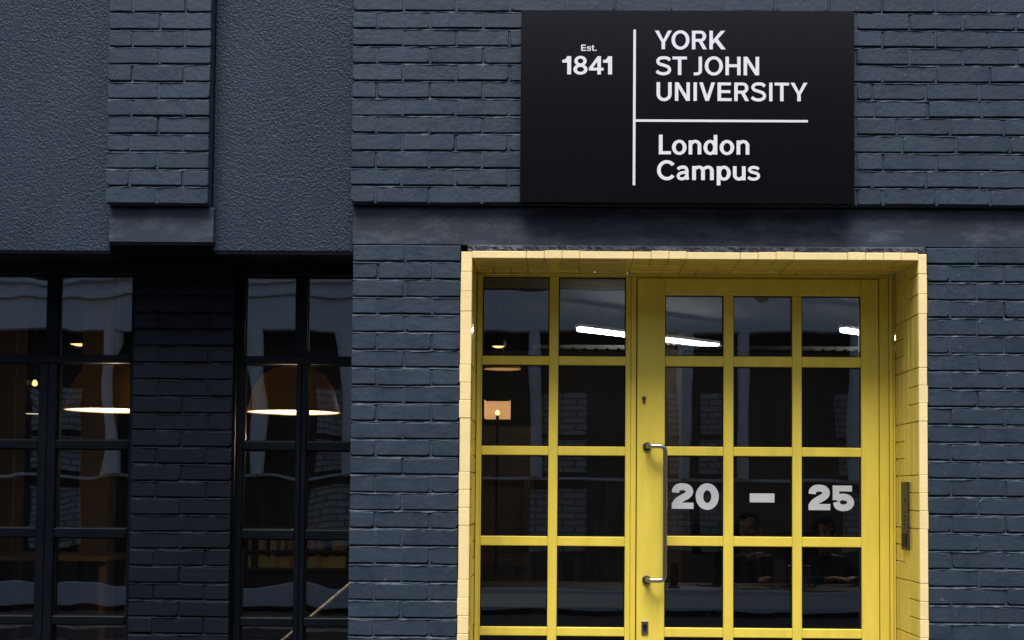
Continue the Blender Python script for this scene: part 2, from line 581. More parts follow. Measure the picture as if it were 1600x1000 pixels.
# ------------------------------------------------------------------ yellow tiled doorway surround
sur = thing('doorway_surround', 'yellow glazed tile surround, front edges coloured cream as brightly lit, lining the doorway recess', 'door surround', (0, 0, 0))
IL, IR, OL, OR = -0.362, 1.543, -0.409, 1.579
IT, OT = 2.432, 2.464
DEP = 0.405
G = 0.0022        # half joint
bm = bmesh.new()
box(bm, OL + 0.003, IL - 0.0045, 0.006, DEP, -0.004, OT - 0.004)
obj('backing', bm, M['grout'], sur)
obj('backing', bx(IR + 0.0045, OR - 0.003, 0.006, DEP, -0.004, OT - 0.004), M['grout'], sur)
obj('backing', bx(IL - 0.004, IR + 0.004, 0.006, DEP, IT + 0.0045, OT - 0.005), M['grout'], sur)
UN = 3 * CH
def jamb(side):
    inner, outer = (IL, OL) if side < 0 else (IR, OR)
    s = -1 if side < 0 else 1
    def wrap(z0, z1, ydepth):
        # an L-shaped corner piece: front return in lit cream and yellow flank
        a, b = inner, outer + random.uniform(-0.002, 0.002)
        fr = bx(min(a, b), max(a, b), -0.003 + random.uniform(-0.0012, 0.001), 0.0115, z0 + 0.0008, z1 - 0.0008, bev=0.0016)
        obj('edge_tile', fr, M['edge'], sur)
        fl(z0, z1, 0.0125, ydepth)
    def fl(z0, z1, y0, y1):
        a = inner + random.uniform(-0.0006, 0.0006)
        b = inner + s * 0.012
        obj('tile', bx(min(a, b), max(a, b), y0, y1 - G, z0 + G, z1 - G, bev=0.0022), M['tile'], sur)
    zs = [IT + 0.028, 2.203]
    while zs[-1] > 0.24:
        zs.append(zs[-1] - UN)
    zs.append(-0.002)
    for i, (zt, zb) in enumerate(zip(zs, zs[1:])):
        n = max(1, round((zt - zb) / CH))
        if i % 2 == 0:
            hh = (zt - zb) / n
            for k in range(n):
                wrap(zt - (k + 1) * hh, zt - k * hh, 0.178)
            wd = (DEP - 0.178) / 3
            for k in range(3):
                fl(zb, zt, 0.178 + k * wd, 0.178 + (k + 1) * wd)
        else:
            wrap(zb, zt, 0.092)
            for k in range(2):
                fl(zb, zt, 0.092 + k * 0.078, 0.092 + (k + 1) * 0.078)
            hh = (zt - zb) / n
            for k in range(n):
                fl(zt - (k + 1) * hh, zt - k * hh, 0.248, DEP)
jamb(-1)
jamb(1)
# soffit
xs = [IL]
q = -0.129
while q < IR - 0.03:
    xs.append(q)
    q += UN
xs.append(IR)
def sof(x0, x1, y0, y1):
    a = IT + random.uniform(-0.0006, 0.0006)
    obj('tile', bx(x0 + G, x1 - G, y0, y1 - G, a, IT + 0.012, bev=0.0022), M['tile'], sur)
for i, (a, b) in enumerate(zip(xs, xs[1:])):
    n = max(1, round((b - a) / CH))
    wd = (b - a) / n
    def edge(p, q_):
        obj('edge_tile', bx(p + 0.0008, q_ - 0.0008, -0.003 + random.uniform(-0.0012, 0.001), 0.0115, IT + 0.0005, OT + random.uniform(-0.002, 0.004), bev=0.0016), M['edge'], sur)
    if i % 2 == 1:
        for k in range(n):
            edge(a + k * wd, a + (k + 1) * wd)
            sof(a + k * wd, a + (k + 1) * wd, 0.0125, 0.178)
        for k in range(3):
            sof(a, b, 0.178 + k * (DEP - 0.178) / 3, 0.178 + (k + 1) * (DEP - 0.178) / 3)
    else:
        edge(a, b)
        for k in range(3):
            sof(a, b, 0.0125 + k * 0.0785, 0.0125 + (k + 1) * 0.0785)
        for k in range(n):
            sof(a + k * wd, a + (k + 1) * wd, 0.248, DEP)

# ------------------------------------------------------------------ door frame, door and sidelight
FY = 0.400
fr = thing('door_frame', 'yellow outer frame set at the back of the tiled recess', 'door frame', (0, 0, 0))
Z0 = 0.0
obj('jamb', bx(IL + 0.001, IL + 0.020, FY, FY + 0.1, Z0, IT - 0.002, bev=0.003), M['yellow'], fr)
obj('jamb', bx(1.469, 1.512, FY - 0.004, FY + 0.1, Z0, IT - 0.0115, bev=0.003), M['yellow'], fr)
obj('jamb', bx(1.5135, 1.529, FY - 0.012, FY + 0.1, Z0, IT - 0.0115, bev=0.003), M['yellow'], fr)
obj('trim', bx(1.531, IR - 0.001, FY - 0.002, FY + 0.1, Z0, IT - 0.0115, bev=0.002), M['yellow'], fr)
obj('mullion', bx(0.343, 0.3665, FY - 0.002, FY + 0.1, Z0, IT - 0.0115, bev=0.002), M['yellow'], fr)
obj('head', bx(IL + 0.021, 1.529, FY - 0.006, FY + 0.1, IT - 0.010, IT - 0.001, bev=0.002), M['yellow'], fr)
obj('head_rail', bx(0.3675, 1.468, FY + 0.001, FY + 0.1, IT - 0.0185, IT - 0.0112, bev=0.001), M['yellow'], fr)

def pane(parent, x0, x1, z0, z1, y, gm, gasket=True):
    o = obj('pane', bx(x0 - 0.006, x1 + 0.006, y, y + 0.006, z0 - 0.006, z1 + 0.006), gm, parent)
    if gasket:
        bm = bmesh.new()
        t = 0.0045
        box(bm, x0 - 0.001, x0 + t, y - 0.006, y - 0.0006, z0 - 0.001, z1 + 0.001)
        box(bm, x1 - t, x1 + 0.001, y - 0.006, y - 0.0006, z0 - 0.001, z1 + 0.001)
        box(bm, x0 + t, x1 - t, y - 0.0055, y - 0.0006, z1 - t, z1 + 0.001)
        box(bm, x0 + t, x1 - t, y - 0.0055, y - 0.0006, z0 - 0.001, z0 + t)
        obj('gasket', bm, M['gasket'], o)
    return o

for (a, b, c_, d) in ((0.3655, 0.372, 0.0, IT - 0.012), (1.463, 1.4695, 0.0, IT - 0.012)):
    obj('rebate', bx(a, b, FY + 0.05, FY + 0.095, c_, d), M['gap'], fr)
obj('rebate', bx(0.3725, 1.4625, FY + 0.05, FY + 0.095, IT - 0.026, IT - 0.0188), M['gap'], fr)

ROWS = [(2.053, 2.4165), (1.6415, 2.0125), (1.2325, 1.600), (0.8235, 1.189), (0.417, 0.7835)]
sd = thing('sidelight_window', 'yellow framed sidelight with eight glass panes in view, left of the door', 'window', (0, 0, 0))
SY = 0.404
sx0, sx1, sm0, sm1 = IL + 0.0215, 0.3185, -0.0305, 0.0115
obj('stile', bx(IL + 0.0212, IL + 0.026, SY, SY + 0.07, 0.0, IT - 0.0115), M['yellow'], sd)
obj('stile', bx(sx1, 0.3425, SY, SY + 0.07, 0.0, IT - 0.0115, bev=0.003), M['yellow'], sd)
obj('glazing_bar', bx(sm0, sm1, SY + 0.0015, SY + 0.06, 0.418, IT - 0.0115, bev=0.003), M['yellow'], sd)
obj('head', bx(IL + 0.0262, sx1 - 0.0005, SY, SY + 0.07, 2.4175, IT - 0.0115, bev=0.002), M['yellow'], sd)
cols_s = [(IL + 0.0262, sm0 - 0.0005), (sm1 + 0.0005, sx1 - 0.0005)]
for (a, b) in cols_s:
    for (lo, hi), (lo2, hi2) in zip(ROWS, ROWS[1:]):
        obj('rail', bx(a, b, SY + 0.0005, SY + 0.06, hi2, lo, bev=0.003), M['yellow'], sd)
    for lo, hi in ROWS:
        pane(sd, a, b, lo, hi, SY + 0.022, M['glass'])
obj('kick_panel', bx(IL + 0.0262, sx1 - 0.0005, SY + 0.004, SY + 0.05, 0.02, 0.4165, bev=0.004), M['yellow'], sd)

dr = thing('entrance_door', 'yellow glazed entrance door with steel pull handle and frosted numbers 20 - 25', 'door', (0, 0, 0))
DY = 0.392
dx0, dx1 = 0.371, 1.465
DROWS = [(2.056, 2.334), (1.644, 2.009), (1.239, 1.602), (0.827, 1.194), (0.42, 0.784)]
DC = [(0.497, 0.763), (0.808, 1.0745), (1.117, 1.386)]
ZT = IT - 0.021
obj('stile', bx(dx0, DC[0][0], DY, DY + 0.055, 0.012, ZT, bev=0.003), M['yellow'], dr)
obj('stile', bx(DC[2][1], dx1, DY, DY + 0.055, 0.012, ZT, bev=0.003), M['yellow'], dr)
obj('top_rail', bx(DC[0][0] + 0.0004, DC[2][1] - 0.0004, DY + 0.0006, DY + 0.055, DROWS[0][1], ZT, bev=0.003), M['yellow'], dr)
obj('kick_panel', bx(DC[0][0] + 0.0004, DC[2][1] - 0.0004, DY + 0.0006, DY + 0.055, 0.012, DROWS[-1][0], bev=0.003), M['yellow'], dr)
for (a, b), (c_, d) in zip(DC, DC[1:]):
    obj('glazing_bar', bx(b, c_, DY + 0.0012, DY + 0.05, DROWS[-1][0] + 0.0005, DROWS[0][1] - 0.0005, bev=0.003), M['yellow'], dr)
dpanes = {}
for ci, (a, b) in enumerate(DC):
    for (lo, hi), (lo2, hi2) in zip(DROWS, DROWS[1:]):
        obj('rail', bx(a + 0.0005, b - 0.0005, DY + 0.002, DY + 0.05, hi2, lo, bev=0.003), M['yellow'], dr)
    for ri, (lo, hi) in enumerate(DROWS):
        dpanes[(ci, ri)] = pane(dr, a, b, lo, hi, DY + 0.022, M['glass'])

# pull handle
def arc_path(p0, corner, p1, rad, n=6):
    c = Vector(corner)
    a = c + (Vector(p0) - c).normalized() * rad
    b = c + (Vector(p1) - c).normalized() * rad
    return [a * (1 - t) ** 2 + c * 2 * t * (1 - t) + b * t * t for t in [i / n for i in range(n + 1)]]
HX, HY = 0.494, DY - 0.062
top_, bot_ = 1.643, 1.042
rx = 0.418
pth = [Vector((rx, DY - 0.004, top_))] + arc_path((rx, DY, top_), (rx + 0.004, HY, top_), (HX, HY, top_), 0.02) \
    + arc_path((rx, HY, top_), (HX, HY, top_), (HX, HY, bot_), 0.026) + arc_path((HX, HY, top_), (HX, HY, bot_), (rx, HY, bot_), 0.026) \
    + arc_path((HX, HY, bot_), (rx + 0.004, HY, bot_), (rx, DY, bot_), 0.02) + [Vector((rx, DY - 0.004, bot_))]
h = obj('pull_handle', mesh('pull_handle', tube(bmesh.new(), pth, 0.0105, 14), True), M['steel'], dr)
for z in (top_, bot_):
    bm = bmesh.new()
    tube(bm, [(rx - 0.002, DY - 0.0005, z), (rx - 0.002, DY - 0.009, z), (rx - 0.002, DY - 0.011, z)], [0.0195, 0.0195, 0.0165], 24)
    obj('rosette', bm, M['darksteel'], h)
def keyhole(x, z, s, y, par, m):
    pts = []
    for k in range(14):
        a = R(-50) + R(280) * k / 13
        pts.append((x + math.cos(a) * 0.0088 * s, z + 0.006 * s + math.sin(a) * 0.0088 * s))
    pts += [(x - 0.0042 * s, z - 0.014 * s), (x, z - 0.017 * s), (x + 0.0042 * s, z - 0.014 * s)]
    return obj('lock_cylinder', prism(bmesh.new(), pts, y, y + 0.006), m, par)
kc = keyhole(0.402, 1.855, 1.1, DY - 0.005, dr, M['darksteel'])
esc = obj('lock_plate', bx(0.394, 0.425, DY - 0.006, DY - 0.0005, 0.795, 0.857, bev=0.0022), M['steel'], dr)
keyhole(0.4095, 0.826, 1.1, DY - 0.0085, esc, M['gasket'])
obj('sensor_label', prism(bmesh.new(), [(0.94 + 0.031 * math.cos(a), 2.327 - 0.021 * math.sin(a)) for a in [math.pi * k / 14 for k in range(15)]], DY + 0.0205, DY + 0.0214),
    mat('grey_paper_label', (0.16, 0.15, 0.14), 0.7, var=0.3, vscale=90), dr)

# ------------------------------------------------------------------ lettering: strokes built as raised polygons
class Glyph:
    """polygons in a unit box: x 0..wd, z 0..1"""
    def __init__(s):
        s.p = []
    def rect(s, x0, z0, x1, z1):
        s.p.append([(x0, z0), (x1, z0), (x1, z1), (x0, z1)])
        return s
    def quad(s, *pts):
        s.p.append(list(pts))
        return s
    def diag(s, x0, z0, x1, z1, w):
        s.p.append([(x0, z0), (x0 + w, z0), (x1 + w, z1), (x1, z1)])
        return s
    def arc(s, cx, cz, rx, rz, a0, a1, w, wh=None, n=28):
        wh = wh or w
        o, i = [], []
        for k in range(n + 1):
            a = R(a0 + (a1 - a0) * k / n)
            o.append((cx + rx * math.cos(a), cz + rz * math.sin(a)))
            i.append((cx + (rx - w) * math.cos(a), cz + (rz - wh) * math.sin(a)))
        if abs(a1 - a0) > 300:
            h_ = n // 2
            s.p.append(o[:h_ + 1] + i[:h_ + 1][::-1])
            s.p.append(o[h_:] + i[h_:][::-1])
        else:
            s.p.append(o + i[::-1])
        return s
    def path(s, ctrl, w, closed=False, n=14):
        """Catmull-Rom centre line of constant width, as quads"""
        P = [Vector((x, z)) for x, z in ctrl]
        pts = []
        for i in range(len(P) - 1):
            p0, p1, p2, p3 = P[max(i - 1, 0)], P[i], P[i + 1], P[min(i + 2, len(P) - 1)]
            for k in range(n):
                t = k / n
                pts.append(0.5 * (2 * p1 + (p2 - p0) * t + (2 * p0 - 5 * p1 + 4 * p2 - p3) * t * t + (3 * p1 - p0 - 3 * p2 + p3) * t ** 3))
        pts.append(P[-1])
        L_, R_ = [], []
        for i, p in enumerate(pts):
            d = (pts[min(i + 1, len(pts) - 1)] - pts[max(i - 1, 0)]).normalized()
            nn = Vector((-d.y, d.x)) * w / 2
            L_.append(tuple(p + nn))
            R_.append(tuple(p - nn))
        s.p.append(L_ + R_[::-1])
        return s

W_ = 0.185
def glyph(ch):
    g = Glyph()
    w = W_
    h = 0.155
    if ch == 'Y':
        g.quad((0, 1), (w * 1.12, 1), (0.45 + 0.02, 0.47), (0.45 + w / 2, 0.37), (0.45 - w / 2, 0.37))
        g.quad((0.9, 1), (0.9 - w * 1.12, 1), (0.43, 0.47), (0.45 - w / 2, 0.37), (0.45 + w / 2, 0.37))
        g.rect(0.45 - w / 2, 0, 0.45 + w / 2, 0.371)
        wd = 0.9
    elif ch == 'O':
        g.arc(0.475, 0.5, 0.475, 0.52, 0, 360, w, 0.16, 56)
        wd = 0.95
    elif ch == 'R':
        g.rect(0, 0, w, 1)
        g.rect(w, 1 - h, 0.46, 1).rect(w, 0.405, 0.46, 0.405 + h)
        g.arc(0.46, 0.7025, 0.30, 0.2975, -90, 90, w * 0.97, h)
        g.quad((0.36, 0.41), (0.56, 0.425), (0.80, 0), (0.59, 0))
        wd = 0.80
    elif ch == 'K':
        g.rect(0, 0, w, 1)
        g.quad((w, 0.50), (w, 0.27), (0.86, 1), (0.62, 1))
        g.quad((0.26, 0.47), (0.42, 0.60), (0.88, 0), (0.64, 0))
        wd = 0.88
    elif ch == 'S':
        g.path([(0.745, 0.79), (0.64, 0.90), (0.42, 0.935), (0.20, 0.885), (0.115, 0.745), (0.20, 0.605), (0.43, 0.525), (0.655, 0.435), (0.735, 0.275), (0.65, 0.13),
                (0.42, 0.065), (0.18, 0.11), (0.055, 0.215)], 0.165)
        wd = 0.83
    elif ch == 'T':
        g.rect(0, 1 - h, 0.78, 1).rect(0.39 - w / 2, 0, 0.39 + w / 2, 1 - h)
        wd = 0.78
    elif ch == 'J':
        g.rect(0.27, 0.22, 0.27 + w, 1)
        g.arc(0.12, 0.22, 0.335, 0.235, -90, 0, w, h * 1.02)
        g.rect(0, -0.015, 0.121, -0.015 + h * 1.02)
        wd = 0.455
    elif ch == 'H':
        g.rect(0, 0, w, 1).rect(0.82 - w, 0, 0.82, 1).rect(w, 0.435, 0.82 - w, 0.435 + h)
        wd = 0.82
    elif ch == 'N':
        g.rect(0, 0, w, 1).rect(0.82 - w, 0, 0.82, 1)
        g.quad((w - 0.02, 1), (w + 0.015, 1), (0.82 - w + 0.0, 0.27), (0.82 - w, 0), (0.82 - w - 0.02, 0), (w, 0.73))
        g.quad((w, 1), (w + 0.015, 1), (0.82 - w, 0.3), (0.82 - w, 0.0), (0.82 - w - 0.015, 0), (w, 0.7))
        wd = 0.82
    elif ch == 'U':
        g.rect(0, 0.36, w, 1).rect(0.80 - w, 0.36, 0.80, 1)
        g.arc(0.40, 0.36, 0.40, 0.38, 180, 360, w, 0.165)
        wd = 0.80
    elif ch == 'I':
        g.rect(0, 0, w, 1)
        wd = w
    elif ch == 'V':
        g.quad((0, 1), (w * 1.08, 1), (0.44, 0.26), (0.53, 0), (0.34, 0))
        g.quad((0.87, 1), (0.87 - w * 1.08, 1), (0.43, 0.26), (0.34, 0), (0.53, 0))
        wd = 0.87
    elif ch == 'E':
        g.rect(0, 0, w, 1).rect(w, 1 - h, 0.70, 1).rect(w, 0.43, 0.67, 0.43 + h).rect(w, 0, 0.74, h)
        wd = 0.74
    elif ch == 'L':
        g.rect(0, 0, 0.195, 1).rect(0.195, 0, 0.63, 0.16)
        wd = 0.63
    elif ch == 'C':
        g.arc(0.50, 0.5, 0.50, 0.52, 38, 322, 0.19, 0.17, 48)
        wd = 0.90
    elif ch == '1':
        g.rect(0.26, 0, 0.26 + 0.205, 1)
        g.quad((0, 0.80), (0, 0.645), (0.26, 0.645), (0.26, 0.80))
        g.quad((0.10, 0.80), (0.26, 0.80), (0.26, 1), (0.245, 1), (0.21, 0.89))
        wd = 0.465
    elif ch == '8':
        g.arc(0.395, 0.735, 0.345, 0.28, 0, 360, 0.185, 0.145, 44)
        g.arc(0.395, 0.275, 0.395, 0.29, 0, 360, 0.195, 0.15, 44)
        wd = 0.79
    elif ch == '4':
        g.rect(0.46, 0, 0.46 + 0.195, 1)
        g.rect(0, 0.215, 0.80, 0.365)
        g.quad((0.0, 0.36), (0.21, 0.36), (0.47, 0.735), (0.47, 1.0))
        wd = 0.80
    elif ch == 'o':
        g.arc(0.37, 0.36, 0.37, 0.385, 0, 360, 0.19, 0.15, 44)
        wd = 0.74
    elif ch == 'n':
        g.rect(0, 0, 0.19, 0.72)
        g.rect(0.47, 0, 0.66, 0.44)
        g.arc(0.345, 0.44, 0.315, 0.305, 0, 150, 0.19, 0.155)
        wd = 0.66
    elif ch == 'd':
        g.rect(0.52, 0, 0.71, 1)
        g.arc(0.34, 0.36, 0.34, 0.385, 0, 360, 0.19, 0.15, 44)
        wd = 0.71
    elif ch == 'p':
        g.rect(0, -0.27, 0.19, 0.72)
        g.arc(0.37, 0.36, 0.34, 0.385, 0, 360, 0.19, 0.15, 44)
        wd = 0.71
    elif ch == 'u':
        g.rect(0.47, 0, 0.66, 0.72).rect(0, 0.29, 0.19, 0.72)
        g.arc(0.315, 0.285, 0.315, 0.305, 180, 330, 0.19, 0.155)
        wd = 0.66
    elif ch == 'm':
        g.rect(0, 0, 0.19, 0.72).rect(0.445, 0, 0.635, 0.46).rect(0.89, 0, 1.08, 0.46)
        g.arc(0.335, 0.46, 0.30, 0.285, 0, 150, 0.19, 0.15)
        g.arc(0.78, 0.46, 0.30, 0.285, 0, 150, 0.19, 0.15)
        wd = 1.08
    elif ch == 'a':
        g.path([(0.08, 0.545), (0.16, 0.625), (0.32, 0.665), (0.47, 0.63), (0.535, 0.50), (0.535, 0.30), (0.545, 0.14), (0.585, 0.02)], 0.165)
        g.path([(0.53, 0.40), (0.36, 0.385), (0.17, 0.33), (0.09, 0.205), (0.16, 0.085), (0.30, 0.06), (0.45, 0.12), (0.54, 0.26)], 0.15)
        wd = 0.68
    elif ch == 's':
        g.path([(0.555, 0.565), (0.47, 0.64), (0.31, 0.668), (0.15, 0.63), (0.10, 0.535), (0.17, 0.445), (0.33, 0.395), (0.50, 0.335), (0.555, 0.215), (0.48, 0.10),
                (0.31, 0.058), (0.14, 0.085), (0.04, 0.17)], 0.15)
        wd = 0.63
    elif ch == 't':
        g.rect(0.13, 0.2, 0.31, 0.93).rect(0, 0.58, 0.42, 0.72)
        g.arc(0.37, 0.21, 0.24, 0.225, 180, 270, 0.18, 0.145)
        g.rect(0.365, -0.015, 0.44, 0.13)
        wd = 0.44
    elif ch == '.':
        g.rect(0, 0, 0.2, 0.2)
        wd = 0.2
    elif ch == '-':
        g.rect(0, 0, 1, 1)
        wd = 1
    elif ch == '2b':      # heavy numerals for the door
        g.path([(0.142, 0.635), (0.155, 0.745), (0.25, 0.845), (0.42, 0.868), (0.60, 0.82), (0.675, 0.69), (0.62, 0.56), (0.47, 0.46), (0.30, 0.36), (0.18, 0.24), (0.142, 0.10)], 0.275)
        g.rect(0, 0, 0.83, 0.245)
        wd = 0.83
    elif ch == '0b':
        g.arc(0.44, 0.5, 0.44, 0.515, 0, 360, 0.285, 0.27, 56)
        wd = 0.88
    elif ch == '5b':
        g.rect(0.0, 0.765, 0.73, 1.0).rect(0.0, 0.42, 0.25, 0.765)
        g.path([(0.135, 0.44), (0.27, 0.53), (0.43, 0.545), (0.60, 0.48), (0.675, 0.33), (0.62, 0.19), (0.47, 0.122), (0.32, 0.122), (0.19, 0.19), (0.138, 0.345)], 0.262)
        wd = 0.81
    return g.p, wd

def letter(ch, x0, x1, zb, cap, yf, m, parent, name='letter', depth=0.0025):
    """letter ch spanning x0..x1 (metres), baseline zb, cap height cap, in front of plane yf"""
    polys, wd = glyph(ch)
    k = (x1 - x0) / wd
    bm = bmesh.new()
    for n_, poly in enumerate(polys):
        f = yf - depth - n_ * 0.00012
        prism(bm, [(x0 + x * k, zb + z * cap) for x, z in poly], f, yf - 0.0001)
    return obj(name, bm, m, parent)

# ------------------------------------------------------------------ the sign
SF = -0.060
sg = thing('name_sign', 'large black wall sign reading YORK ST JOHN UNIVERSITY London Campus', 'sign', (0, 0, 0))
SX0, SX1, SZ0, SZ1 = -0.158, 1.2605, 2.664, 3.4925
obj('panel', bx(SX0, SX1, SF, -0.012, SZ0, SZ1, bev=0.002), M['black'], sg)
obj('wall_fixing', bx(SX0 + 0.12, SX0 + 0.2, -0.0118, 0.02, SZ0 + 0.1, SZ1 - 0.1), M['frame'], sg)
obj('wall_fixing', bx(SX1 - 0.2, SX1 - 0.12, -0.0118, 0.02, SZ0 + 0.1, SZ1 - 0.1), M['frame'], sg)
PXM = (SX1 - SX0) / (1334.5 - 813.4)       # metres per photo pixel on the sign face
def sxp(px):
    return SX0 + (px - 813.4) * PXM
def szp(py):
    return SZ1 - (py - 16.0) * (SZ1 - SZ0) / 300.7
obj('vertical_rule', bx(sxp(989.3), sxp(993.3), SF - 0.0026, SF - 0.0001, szp(290.3), szp(47)), M['white'], sg)
obj('horizontal_rule', bx(sxp(993.4), sxp(1262), SF - 0.0026, SF - 0.0001, szp(191.3), szp(187.6)), M['white'], sg)
def line(txt, xs, base, capz, y=SF, m=None):
    for ch, (a, b) in zip(txt, xs):
        letter(ch, sxp(a), sxp(b), szp(base), (capz) * (SZ1 - SZ0) / 300.7, y, m or M['white'], sg)
z2 = lambda v: 1010 + v / 6.154
Q = lambda *p: [(z2(a), z2(b)) for a, b in p]
line('YORK', Q((80, 243), (240, 413), (437, 580), (605, 762)), 77.6, 29.2)
line('STJOHN', Q((88, 240), (250, 389), (455, 534), (561, 735), (760, 905), (934, 1083)), 118.0, 29.0)
line('UNIVERSITY', Q((98, 243), (275, 418), (453, 486), (508, 660), (684, 820), (845, 987), (1003, 1152), (1180, 1211), (1232, 1370), (1385, 1547)), 158.4, 29.0)
z3 = lambda v: 980 + v / 5.517
Q3 = lambda *p: [(z3(a), z3(b)) for a, b in p]
line('London', Q3((275, 379), (388, 513), (531, 640), (659, 778), (798, 923), (943, 1053)), 242.0, 30.6)
line('Campus', Q3((260, 412), (426, 541), (562, 748), (773, 893), (912, 1021), (1037, 1145)), 281.8, 30.2)
z1_ = lambda v: 860 + v / 6.667
Q1 = lambda *p: [(z1_(a), z1_(b)) for a, b in p]
line('1841', Q1((122, 214), (238, 385), (400, 553), (548, 641)), 117.6, 28.6)
line('Est.', Q1((318, 370), (376, 421), (424, 455), (463, 478)), 80.7, 9.8)

# door numbers, frosted vinyl on the glass
PY = DY + 0.022
def un41(px, py):
    k = 0.002915
    return (0.531 + (px - 1050) * 0.002893, 1.478 - (py - 755) * 0.00284)
def num(ch, a, b, t, bt):
    x0, z1 = un41(1040 + a / 5.161, 730 + t / 5.161)
    x1, z0 = un41(1040 + b / 5.161, 730 + bt / 5.161)
    letter(ch, x0, x1, z0, z1 - z0, PY, M['frost'], dr, 'door_number', 0.0006)
num('2b', 52, 228, 130, 340)
num('0b', 245, 432, 131, 344)
num('-', 682, 882, 208, 282)
num('2b', 1157, 1332, 133, 342)
num('5b', 1352, 1525, 138, 345)

# intercom on the right reveal
ic = thing('intercom_panel', 'slim dark metal intercom plate on the right yellow reveal', 'intercom', (IR, 0.213, 1.34))
obj('plate', bx(-0.011, -0.0005, -0.054, 0.054, -0.148, 0.150, bev=0.002), M['darksteel'], ic)
obj('camera_window', bx(-0.0135, -0.0112, -0.04, 0.04, -0.135, -0.075, bev=0.001), M['gasket'], ic)
for k in range(5):
    bm = bmesh.new()
    tube(bm, [(-0.0112, 0, 0.02 - 0.018 * k), (-0.0145, 0, 0.02 - 0.018 * k)], 0.0065, 12)
    obj('button', bm, M['darksteel'], ic)
bm = bmesh.new()
tube(bm, [(-0.0112, 0, 0.075), (-0.014, 0, 0.075)], 0.014, 18)
obj('speaker_grille', bm, M['darksteel'], ic)

# ------------------------------------------------------------------ dark windows on the left
def dark_window(label, xl, xr, mt0, mt1, ml0, ml1):
    t = thing('casement_window', label, 'window', (0, 0, 0), group='dark multi-pane windows left of the door')
    y = 0.40
    F = M['frame']
    zr = [(2.042, 2.413), (1.654, 2.006), (1.253, 1.613), (0.855, 1.209), (0.46, 0.816)]
    obj('head', bx(xl, xr, y - 0.03, y + 0.07, 2.4135, 2.4655, bev=0.003), F, t)
    obj('jamb', bx(xl, xl + 0.034, y, y + 0.07, 0.3, 2.413, bev=0.003), F, t)
    obj('jamb', bx(xr - 0.034, xr, y, y + 0.07, 0.3, 2.413, bev=0.003), F, t)
    obj('transom', bx(xl + 0.0345, xr - 0.0345, y - 0.012, y + 0.07, 2.0065, 2.0415, bev=0.003), F, t)
    obj('mullion', bx(mt0, mt1, y + 0.001, y + 0.07, 2.042, 2.413, bev=0.003), F, t)
    obj('mullion', bx(ml0, (ml0 + ml1) / 2 - 0.001, y - 0.008, y + 0.07, 0.46, 2.006, bev=0.004), F, t)
    obj('mullion', bx((ml0 + ml1) / 2 + 0.001, ml1, y - 0.008, y + 0.07, 0.46, 2.006, bev=0.004), F, t)
    for (a, b) in ((xl + 0.0345, ml0 - 0.0004), (ml1 + 0.0004, xr - 0.0345)):
        for (lo, hi), (lo2, hi2) in zip(zr[1:], zr[2:]):
            obj('rail', bx(a, b, y - 0.004, y + 0.06, hi2, lo, bev=0.004), F, t)
    for r_, (lo, hi) in enumerate(zr):
        m0, m1 = (mt0, mt1) if r_ == 0 else (ml0, ml1)
        for (a, b) in ((xl + 0.034, m0), (m1, xr - 0.034)):
            pane(t, a, b, lo, hi, y + 0.03, M['wavyglass'], True)
    obj('sill', bx(xl, xr, y - 0.06, y + 0.07, 0.26, 0.2995, bev=0.004), F, t)
    obj('apron_panel', bx(xl, xr, y + 0.01, y + 0.07, -0.004, 0.2595), F, t)
    return t
dark_window('dark multi-pane window at the far left with a bright pendant rim behind it', -2.721, -1.912, -2.339, -2.286, -2.362, -2.280)
dark_window('dark multi-pane window between brick post and pier with a mustard lamp behind it', -1.458, -0.862, -1.193, -1.139, -1.182, -1.134)

# ------------------------------------------------------------------ the room behind the glass
M['iwall'] = mat('dark_brown_interior_wall', (0.050, 0.036, 0.026), 0.7, var=0.15, vscale=2)
M['iceil'] = mat('dark_interior_ceiling', (0.035, 0.033, 0.032), 0.8, var=0.15)
M['ifloor'] = mat('dark_timber_floor', (0.06, 0.042, 0.03), 0.45, var=0.2, vscale=4, stretch=(1, 6, 1))
M['wood'] = mat('tan_timber', (0.085, 0.052, 0.027), 0.5, var=0.2, vscale=6, stretch=(8, 8, 1), bump=0.0006, bscale=60)
M['darkwood'] = mat('dark_timber', (0.085, 0.05, 0.028), 0.5, var=0.2, vscale=6, stretch=(1, 8, 8))
M['deskblue'] = mat('blue_grey_laminate', (0.30, 0.36, 0.43), 0.45, var=0.06)
M['charcoal'] = mat('charcoal_plastic', (0.018, 0.018, 0.02), 0.5)
M['mustard'] = mat('mustard_enamel', (0.42, 0.235, 0.02), 0.35, var=0.05)
_b = M['mustard'].node_tree.nodes['Principled BSDF']
_b.inputs['Emission Color'].default_value = (1.0, 0.48, 0.04, 1)
_b.inputs['Emission Strength'].default_value = 0.004
_b.inputs['Transmission Weight'].default_value = 0.0
M['paper'] = mat('white_paper', (0.72, 0.68, 0.62), 0.8)
M['palemetal'] = mat('pale_painted_metal', (0.75, 0.75, 0.75), 0.4)
M['pend'] = emit('lit_pendant_lining', (1.0, 0.78, 0.55), 0.42)
M['tube'] = emit('lit_batten_tube', (1.0, 0.97, 0.92), 9.0)
M['warmbulb'] = emit('lit_warm_bulb', (1.0, 0.60, 0.24), 0.8)
M['warmdish'] = emit('lit_warm_shade', (1.0, 0.45, 0.16), 0.16)
M['traymetal'] = mat('dull_galvanised_metal', (0.045, 0.042, 0.036), 0.6, metal=0.2)
M['shade'] = bpy.data.materials.new('translucent_mustard_shade')
M['shade'].use_nodes = True
_n = M['shade'].node_tree
_d = _n.nodes['Principled BSDF']
_d.inputs['Base Color'].default_value = (0.20, 0.11, 0.012, 1)
_d.inputs['Roughness'].default_value = 0.4
